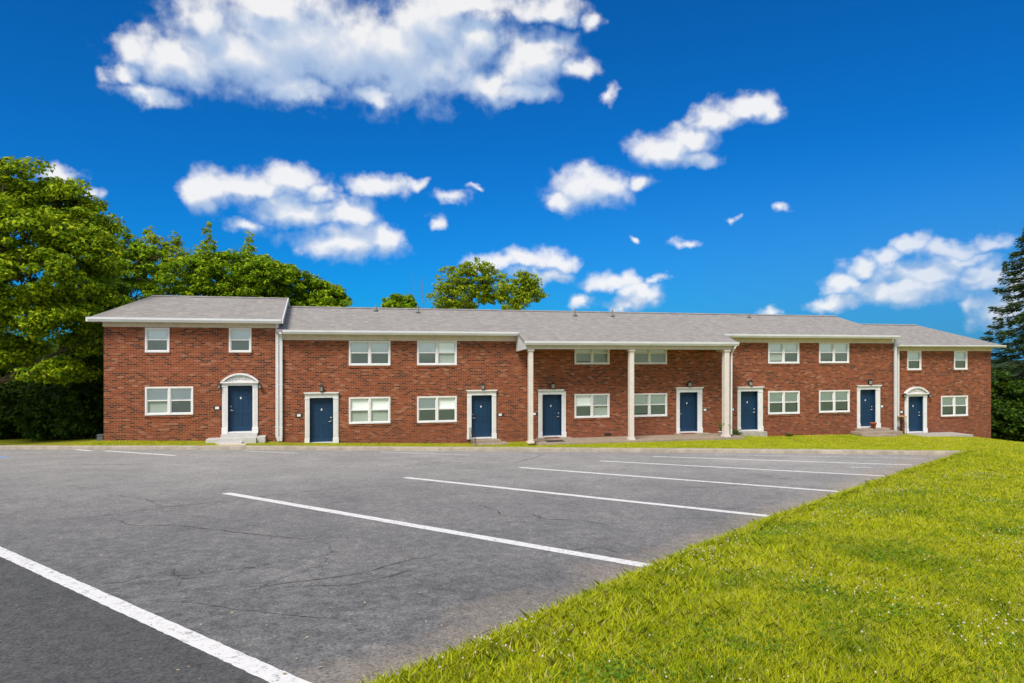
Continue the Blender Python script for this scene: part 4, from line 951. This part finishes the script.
# ------------------------------------------------------------------ grass blades
def blades(name, X, Y, hgt, wid, label, m='blade', lean=.45, seed=3):
    r_ = np.random.default_rng(seed); n = len(X); Z = lawnz(X, Y)
    a = r_.uniform(0, 2 * np.pi, n); h = hgt * r_.uniform(.45, 1.25, n); w = wid * r_.uniform(.7, 1.3, n)
    dx, dy = np.cos(a), np.sin(a); ln = r_.uniform(.1, 1.0, n) * lean * h; la = r_.uniform(0, 2 * np.pi, n); lx, ly = np.cos(la) * ln, np.sin(la) * ln
    base = np.stack([X, Y, Z - .01], 1); wv = np.stack([dx * w / 2, dy * w / 2, np.zeros(n)], 1)
    mid_ = base + np.stack([lx * .35, ly * .35, h * .6], 1); tip = base + np.stack([lx * 1.25, ly * 1.25, h], 1)
    v = np.stack([base - wv, base + wv, mid_ + wv * .75, tip, mid_ - wv * .75], 1).reshape(-1, 3)
    o = np_mesh(name, v, np.arange(5 * n).reshape(n, 5), m); return tag(o, label, 'grass', kind='stuff')
def sample(n, ya, yb, power, maxw):
    r_ = np.random.default_rng(int(n + ya * 10)); Y = ya + (yb - ya) * r_.random(n) ** power
    a_ = r_.uniform(0, 1, n); X0 = np.maximum(Xe(Y) + .10, -.9 * Y); X1 = np.minimum(.80 * Y + .6, X0 + maxw); X1 = np.maximum(X1, X0 + .05)
    X = X0 + (X1 - X0) * a_; keep = (X > Xe(Y) + .10) & (Y < YC) & (r_.random(n) < np.clip((X1 - X0) / (.5 * Y), .1, 1)); return X[keep], Y[keep]
X, Yv = sample(230000, 3.6, 9.0, 1.0, 20); clump = vnoise(X, Yv, 5.5, 2) * .35 + 1.0
blades('lawn_grass', X, Yv, .070 * clump, .0075, 'bright yellow green grass close to the camera', lean=.85)
X, Yv = sample(230000, 8.5, YC, 1.2, 20); clump = vnoise(X, Yv, 3.5, 2) * .3 + 1.0
blades('lawn_grass', X, Yv, .070 * clump, .012, 'yellow green grass slope beyond the kerb', lean=.8, seed=4)
# fringe hanging over the kerb
r_ = np.random.default_rng(9); Yv = 3.8 + (YC - 4.0) * r_.random(26000) ** 1.4; X = Xe(Yv) + .04 + np.abs(r_.normal(0, .09, 26000)) + .10 * np.clip(vnoise(Yv, Yv * .3, 3.1), -1, 1) * (r_.random(26000)); X = np.maximum(X, Xe(Yv) + .02) + .24 * np.clip((Yv - 14) / 3, 0, 1) - .05 * np.clip((Yv - 6.5) / 1.5, 0, 1) + .12 * np.clip(6.6 - Yv, 0, 1)
blades('lawn_grass', X, Yv, .11, .011, 'longer grass leaning over the kerb edge', lean=1.0, seed=5)
Yv = 3.7 + 4.5 * r_.random(14000); X = Xe(Yv) + .16 + 1.1 * r_.random(14000) ** 1.5
blades('lawn_grass', X, Yv, .105, .012, 'longer soft grass beside the kerb at the bottom of the photo', lean=.9, seed=8)
# far lawn before the building
r_ = np.random.default_rng(12); n = 150000; X = r_.uniform(-24, 34, n); X = np.where(r_.random(n) < .5, r_.uniform(2, 32, n), X)
yf = np.minimum(Y0 + np.tan(TH) * X - .25, 44); yf = np.where((X > bw(U(530), 0)[0]) & (X < bw(U(730), 0)[0]), yf - 1.75, yf)
yc = Yc(X) + np.where(X < XCOR, np.where(X < 0, .27, .12), 0); Yv = yc + (yf - yc) * r_.random(n)
pl, pr_ = bw(U(222), -1)[0], bw(U(262), -1)[0]; keep = ~((X > -10.9) & (X < -9.2) & (Yv > 24))
q = (X > bw(U(208), 0)[0]) & (X < bw(U(267), 0)[0]) & (Yv > yf - 1.1); keep &= ~q
q = (X > bw(U(465), 0)[0]) & (X < bw(U(506), 0)[0]) & (Yv > yf - 1.0); keep &= ~q
q = (X > bw(U(848), 0)[0]) & (X < bw(U(958), 0)[0]) & (Yv > yf - 1.3); keep &= ~q
blades('lawn_grass', X[keep], Yv[keep], .06, .020, 'mown grass between the car park kerb and the brick building', seed=6)
# clover leaves in drifts between the grass
r_ = np.random.default_rng(41); X, Yv = sample(60000, 3.7, 13, 1.0, 14); k = vnoise(X, Yv, 2.3, 7) + .5 * vnoise(X, Yv, 7.1, 3) + r_.normal(0, .25, len(X)) > .35; X, Yv = X[k], Yv[k]; n = len(X)
cen = np.stack([X, Yv, lawnz(X, Yv) + r_.uniform(.02, .06, n)], 1); a_ = r_.uniform(0, 6.28, n); tilt = r_.normal(0, .25, (n, 2)); VV = []
for k_ in range(3):
    an = a_ + k_ * 2.094; q1 = np.stack([np.cos(an), np.sin(an), tilt[:, 0] * np.cos(an) + tilt[:, 1] * np.sin(an)], 1); q2 = np.stack([-np.sin(an), np.cos(an), -tilt[:, 0] * np.sin(an) + tilt[:, 1] * np.cos(an)], 1); ss = r_.uniform(.010, .017, (n, 1))
    VV.append(np.stack([cen, cen + q1 * ss * .8 + q2 * ss * .6, cen + q1 * ss * 1.5 + [0, 0, .003], cen + q1 * ss * .8 - q2 * ss * .6], 1))
VV = np.stack(VV, 1).reshape(-1, 3); tag(np_mesh('clover_leaves', VV, np.arange(len(VV)).reshape(-1, 4), 'cleaf'), 'low clover leaves growing through the near grass', 'clover', kind='stuff')
# clover heads: far too many to count
r_ = np.random.default_rng(15); X, Yv = sample(7000, 3.9, 16, 1.0, 14); k = vnoise(X, Yv, 1.7, 5) + r_.normal(0, .35, len(X)) + .32 * np.exp(-(((X - E0[0]) * en[0] + (Yv - E0[1]) * en[1]) / .9) ** 2) * (Yv < 9) > .64
dd = (X - E0[0]) * en[0] + (Yv - E0[1]) * en[1]; X, Yv = X[k], Yv[k]
Z = lawnz(X, Yv) + r_.uniform(.07, .12, len(X)); V, Fc = [], []
ico = [(0, 0, 1)] + [(math.cos(a_) * .85, math.sin(a_) * .85, .35) for a_ in np.linspace(0, 6.283, 7)[:-1]] + [(math.cos(a_ + .5) * .75, math.sin(a_ + .5) * .75, -.45) for a_ in np.linspace(0, 6.283, 7)[:-1]] + [(0, 0, -.8)]
icf = [(0, 1 + i, 1 + (i + 1) % 6) for i in range(6)] + [(1 + i, 7 + i, 1 + (i + 1) % 6) for i in range(6)] + [(1 + (i + 1) % 6, 7 + i, 7 + (i + 1) % 6) for i in range(6)] + [(13, 7 + (i + 1) % 6, 7 + i) for i in range(6)]
ico = np.array(ico); icf = np.array(icf)
sz = r_.uniform(.0055, .012, len(X)); V = (np.stack([X, Yv, Z], 1)[:, None, :] + ico[None] * sz[:, None, None] * r_.uniform(.8, 1.2, (len(X), 14, 1))).reshape(-1, 3); Fc = (icf[None] + np.arange(len(X))[:, None, None] * 14).reshape(-1, 3)
tag(np_mesh('clover_flowers', V, Fc, 'clover'), 'small whitish clover heads dotted through the near grass', 'flowers', kind='stuff'); print('clover', len(X))

# ------------------------------------------------------------------ sky, sun, camera
SUN_EL, SUN_AZ = 50, 205     # azimuth clockwise from +Y (view direction): behind the camera, to the left
w = bpy.data.worlds.new('World'); sc.world = w; w.use_nodes = True; nt = w.node_tree
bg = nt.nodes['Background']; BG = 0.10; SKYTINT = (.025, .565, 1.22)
sky = N(nt, 'ShaderNodeTexSky', sky_type='NISHITA', sun_disc=False, sun_elevation=R(SUN_EL), sun_rotation=R(SUN_AZ), air_density=1.0, dust_density=.6, ozone_density=2.0)
tc = N(nt, 'ShaderNodeTexCoord'); sp = N(nt, 'ShaderNodeSeparateXYZ'); L(nt, tc.outputs['Generated'], sp.inputs[0])
az = math_(nt, 'ARCTAN2', sp.outputs[0], sp.outputs[1]); elv = math_(nt, 'ARCSINE', sp.outputs[2])
cb = N(nt, 'ShaderNodeCombineXYZ'); L(nt, az, cb.inputs[0]); L(nt, elv, cb.inputs[1])
def AE(px, py): dx = px - CX; return math.atan2(dx, F), math.atan2(YH - py, math.hypot(F, dx))
clouds = [(135, 50, 28, 26), (175, 62, 60, 30), (205, 22, 40, 26), (250, 55, 90, 46), (330, 50, 95, 52), (405, 62, 75, 44), (400, 55, 110, 60), (300, 40, 120, 60), (430, 22, 70, 40), (125, 76, 24, 14), (142, 94, 40, 13), (265, 5, 60, 22), (375, 95, 34, 12), (290, 88, 60, 16), (478, 38, 46, 30), (485, 82, 40, 20),
          (532, 62, 52, 34), (525, 92, 44, 14), (575, 70, 26, 16), (550, 10, 42, 16), (590, 22, 14, 12), (460, 3, 60, 16),
          (205, 192, 24, 26), (245, 187, 46, 22), (290, 180, 40, 20), (322, 192, 16, 12), (300, 212, 62, 16), (350, 214, 36, 18), (245, 224, 26, 8), (345, 242, 62, 20), (385, 240, 26, 18), (378, 187, 34, 14), (415, 183, 14, 8),
          (452, 198, 22, 8), (473, 189, 8, 5), (436, 224, 12, 8), (587, 187, 46, 25), (560, 200, 20, 12), (640, 183, 18, 9), (660, 150, 38, 20), (690, 138, 30, 18), (715, 118, 28, 16), (745, 104, 34, 16), (772, 112, 16, 9), (700, 158, 24, 9),
          (611, 93, 7, 14), (687, 240, 20, 6), (781, 209, 11, 7), (736, 218, 7, 5), (637, 240, 6, 4),
          (495, 262, 32, 11), (530, 258, 36, 13), (560, 262, 22, 10), (540, 275, 36, 9), (612, 283, 34, 11), (640, 294, 26, 14), (620, 302, 24, 8), (578, 303, 13, 9), (655, 280, 14, 6), (774, 311, 13, 8),
          (862, 268, 24, 14), (885, 258, 30, 14), (845, 285, 26, 12), (915, 246, 26, 12), (950, 252, 44, 14), (990, 244, 28, 11), (960, 262, 50, 12), (835, 304, 30, 8), (985, 275, 34, 16), (975, 302, 16, 11), (1005, 310, 45, 26), (1040, 280, 40, 30),
          (930, 272, 75, 17), (905, 290, 70, 15), (60, 178, 26, 14), (92, 196, 13, 8), (-60, 150, 50, 30), (-160, 60, 120, 40), (1150, 120, 110, 40), (1230, 230, 120, 30), (-250, 220, 110, 30)]
def sstep(t_, x, lo_, hi_):
    m_ = t_.nodes.new('ShaderNodeMapRange'); m_.interpolation_type = 'SMOOTHSTEP'; L(t_, x, m_.inputs[0]); m_.inputs[1].default_value = lo_; m_.inputs[2].default_value = hi_; return m_.outputs[0]
def make_field(idx, blobs):
    ng = bpy.data.node_groups.new('cloud_field', 'ShaderNodeTree')
    ng.interface.new_socket('Vector', in_out='INPUT', socket_type='NodeSocketVector'); ng.interface.new_socket('Density', in_out='OUTPUT', socket_type='NodeSocketFloat'); ng.interface.new_socket('Body', in_out='OUTPUT', socket_type='NodeSocketFloat')
    gi = ng.nodes.new('NodeGroupInput'); go = ng.nodes.new('NodeGroupOutput')
    wn = N(ng, 'ShaderNodeTexNoise'); wn.inputs['Scale'].default_value = 30; wn.inputs['Detail'].default_value = 4; L(ng, gi.outputs[0], wn.inputs['Vector'])
    v1 = N(ng, 'ShaderNodeVectorMath', operation='SUBTRACT'); L(ng, wn.outputs['Color'], v1.inputs[0]); v1.inputs[1].default_value = (.5, .5, .5)
    v2 = N(ng, 'ShaderNodeVectorMath', operation='MULTIPLY_ADD'); L(ng, v1.outputs[0], v2.inputs[0]); v2.inputs[1].default_value = (.050, .035, 0); L(ng, gi.outputs[0], v2.inputs[2])
    acc = None
    for (px, py, rx, ry) in blobs:
        a0_, e0_ = AE(px, py); a1_, _ = AE(px + rx, py); _, e1_ = AE(px, py - ry); ra, re = max(.004, abs(a1_ - a0_)), max(.004, abs(e1_ - e0_))
        m_ = N(ng, 'ShaderNodeMapping', vector_type='TEXTURE'); m_.inputs['Location'].default_value = (a0_, e0_, 0); m_.inputs['Scale'].default_value = (ra, re, 1)
        if acc is None: L(ng, v2.outputs[0], m_.inputs[0])
        else:   # each cell is evaluated after the one before it
            q_ = N(ng, 'ShaderNodeVectorMath', operation='MULTIPLY_ADD'); L(ng, acc, q_.inputs[0]); q_.inputs[1].default_value = (0, 0, 1e-7); L(ng, v2.outputs[0], q_.inputs[2]); L(ng, q_.outputs[0], m_.inputs[0])
        ln = N(ng, 'ShaderNodeVectorMath', operation='LENGTH'); L(ng, m_.outputs[0], ln.inputs[0])
        big_ = min(1.0, min(rx, ry * 1.6) / 22.0)       # small puffs stay thin
        d_ = math_(ng, 'SUBTRACT', .55 + .62 * big_, math_(ng, 'MULTIPLY', ln.outputs['Value'], .45 + .55 * big_))
        acc = d_ if acc is None else math_(ng, 'SMOOTH_MAX', acc, d_, .16)
    n1 = noise(ng, gi.outputs[0], 20, 3, .5, .1); n2 = noise(ng, gi.outputs[0], 52, 6, .56, .1)
    acc = math_(ng, 'MINIMUM', acc, 1.2)
    body = math_(ng, 'ADD', acc, math_(ng, 'MULTIPLY', math_(ng, 'SUBTRACT', n1, .5), 1.1))
    dn = math_(ng, 'ADD', body, math_(ng, 'MULTIPLY', math_(ng, 'SUBTRACT', n2, .5), .66)); L(ng, math_(ng, 'ADD', body, math_(ng, 'MULTIPLY', math_(ng, 'SUBTRACT', n2, .5), .16)), go.inputs[1])
    L(ng, dn, go.inputs[0]); return ng
# clear sky: physical sky, deepened as by a polariser, a little milkier to the right and at the horizon
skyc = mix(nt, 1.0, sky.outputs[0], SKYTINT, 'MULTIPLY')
haze = math_(nt, 'MULTIPLY', sstep(nt, az, -.3, .75), sstep(nt, elv, .30, .02))
skyc = mix(nt, math_(nt, 'MULTIPLY', haze, .6), skyc, (.085 / BG, .27 / BG, .56 / BG))
sun_c = (.98 / BG, .97 / BG, .955 / BG); sh_c = (.30 / BG, .47 / BG, .74 / BG)
def region(idx, x0, x1, y0, y1):
    pick = [b_ for b_ in clouds if b_[0] + b_[2] * 1.5 + 20 > x0 and b_[0] - b_[2] * 1.5 - 20 < x1 and b_[1] + b_[3] * 1.5 + 14 > y0 and b_[1] - b_[3] * 1.5 - 14 < y1]
    ng = make_field(idx, pick)
    def field(vec):
        g = nt.nodes.new('ShaderNodeGroup'); g.node_tree = ng; L(nt, vec, g.inputs[0]); return g.outputs
    f0 = field(cb.outputs[0]); sh = N(nt, 'ShaderNodeVectorMath', operation='ADD'); L(nt, cb.outputs[0], sh.inputs[0]); sh.inputs[1].default_value = (-.008, .026, 0)
    f1 = field(sh.outputs[0])
    alpha = sstep(nt, f0[0], -.02, .82)
    lit = sstep(nt, math_(nt, 'SUBTRACT', f0[1], f1[1]), -.40, .80)
    core = sstep(nt, f1[1], .30, 1.10)
    lit = math_(nt, 'MULTIPLY', lit, math_(nt, 'SUBTRACT', 1.0, math_(nt, 'MULTIPLY', core, .50)), clamp=True)
    lit = math_(nt, 'ADD', lit, .20, clamp=True)
    ccol = mix(nt, lit, sh_c, sun_c)
    alpha = math_(nt, 'MULTIPLY', alpha, math_(nt, 'SUBTRACT', 1.0, math_(nt, 'MULTIPLY', sstep(nt, az, .38, .66), .32)))
    fin = mix(nt, math_(nt, 'MULTIPLY', alpha, .90), skyc, ccol)
    b_ = nt.nodes.new('ShaderNodeBackground'); L(nt, fin, b_.inputs[0]); b_.inputs[1].default_value = BG; return b_.outputs[0]
def mixs(fac, a_, b_):
    m_ = nt.nodes.new('ShaderNodeMixShader'); L(nt, fac, m_.inputs[0]); L(nt, a_, m_.inputs[1]); L(nt, b_, m_.inputs[2]); return m_.outputs[0]
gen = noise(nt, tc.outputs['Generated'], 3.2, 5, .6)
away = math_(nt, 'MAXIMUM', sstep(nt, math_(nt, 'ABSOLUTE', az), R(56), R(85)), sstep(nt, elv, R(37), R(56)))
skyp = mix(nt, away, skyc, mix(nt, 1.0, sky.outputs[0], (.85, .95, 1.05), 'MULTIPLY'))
fill_sky = mix(nt, math_(nt, 'MULTIPLY', sstep(nt, gen, .46, .62), .85), skyp, (1.35 / BG, 1.36 / BG, 1.38 / BG)); L(nt, fill_sky, bg.inputs[0]); bg.inputs[1].default_value = BG  # sky outside the view: neutral tint, extra bright clouds added for fill light
AX, EY = AE(560, 356)[0], R(13.2)
gt = lambda x, v_: math_(nt, 'GREATER_THAN', x, v_)
low = mixs(gt(az, AX), region(0, -400, 560, 120, 356), region(1, 560, 1400, 120, 356))
hi_r = mixs(gt(az, AE(640, 356)[0]), region(2, -400, 640, -200, 215), region(3, 640, 1400, -200, 215))
front = mixs(gt(elv, EY), low, hi_r)
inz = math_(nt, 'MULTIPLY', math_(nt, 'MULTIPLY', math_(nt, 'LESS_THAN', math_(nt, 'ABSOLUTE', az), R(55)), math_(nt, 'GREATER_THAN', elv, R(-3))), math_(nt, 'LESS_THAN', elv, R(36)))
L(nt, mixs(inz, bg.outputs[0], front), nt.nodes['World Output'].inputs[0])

sd = bpy.data.lights.new('sun', 'SUN'); sd.energy = 4.2; sd.angle = R(22); sd.color = (1.0, .915, .80)
so = bpy.data.objects.new('sun', sd); C.objects.link(so)
azr = R(SUN_AZ); dirv = Vector((math.sin(azr) * math.cos(R(SUN_EL)), math.cos(azr) * math.cos(R(SUN_EL)), math.sin(R(SUN_EL))))
so.rotation_euler = dirv.to_track_quat('Z', 'Y').to_euler(); so.location = (0, -10, 30)
cam = bpy.data.cameras.new('camera'); co_ = bpy.data.objects.new('camera', cam); C.objects.link(co_)
co_.location = (0, 0, CAMZ); co_.rotation_euler = (R(90), 0, 0); cam.sensor_width = 36; cam.lens = F / 1024 * 36; cam.shift_y = (YH - 341.5) / 1024
cam.clip_end = 6000; cam.clip_start = .05; sc.camera = co_
sc.view_settings.view_transform = 'Standard'; sc.view_settings.look = 'None'; sc.view_settings.exposure = 0; sc.view_settings.gamma = 1
sc.cycles.transparent_max_bounces = 12
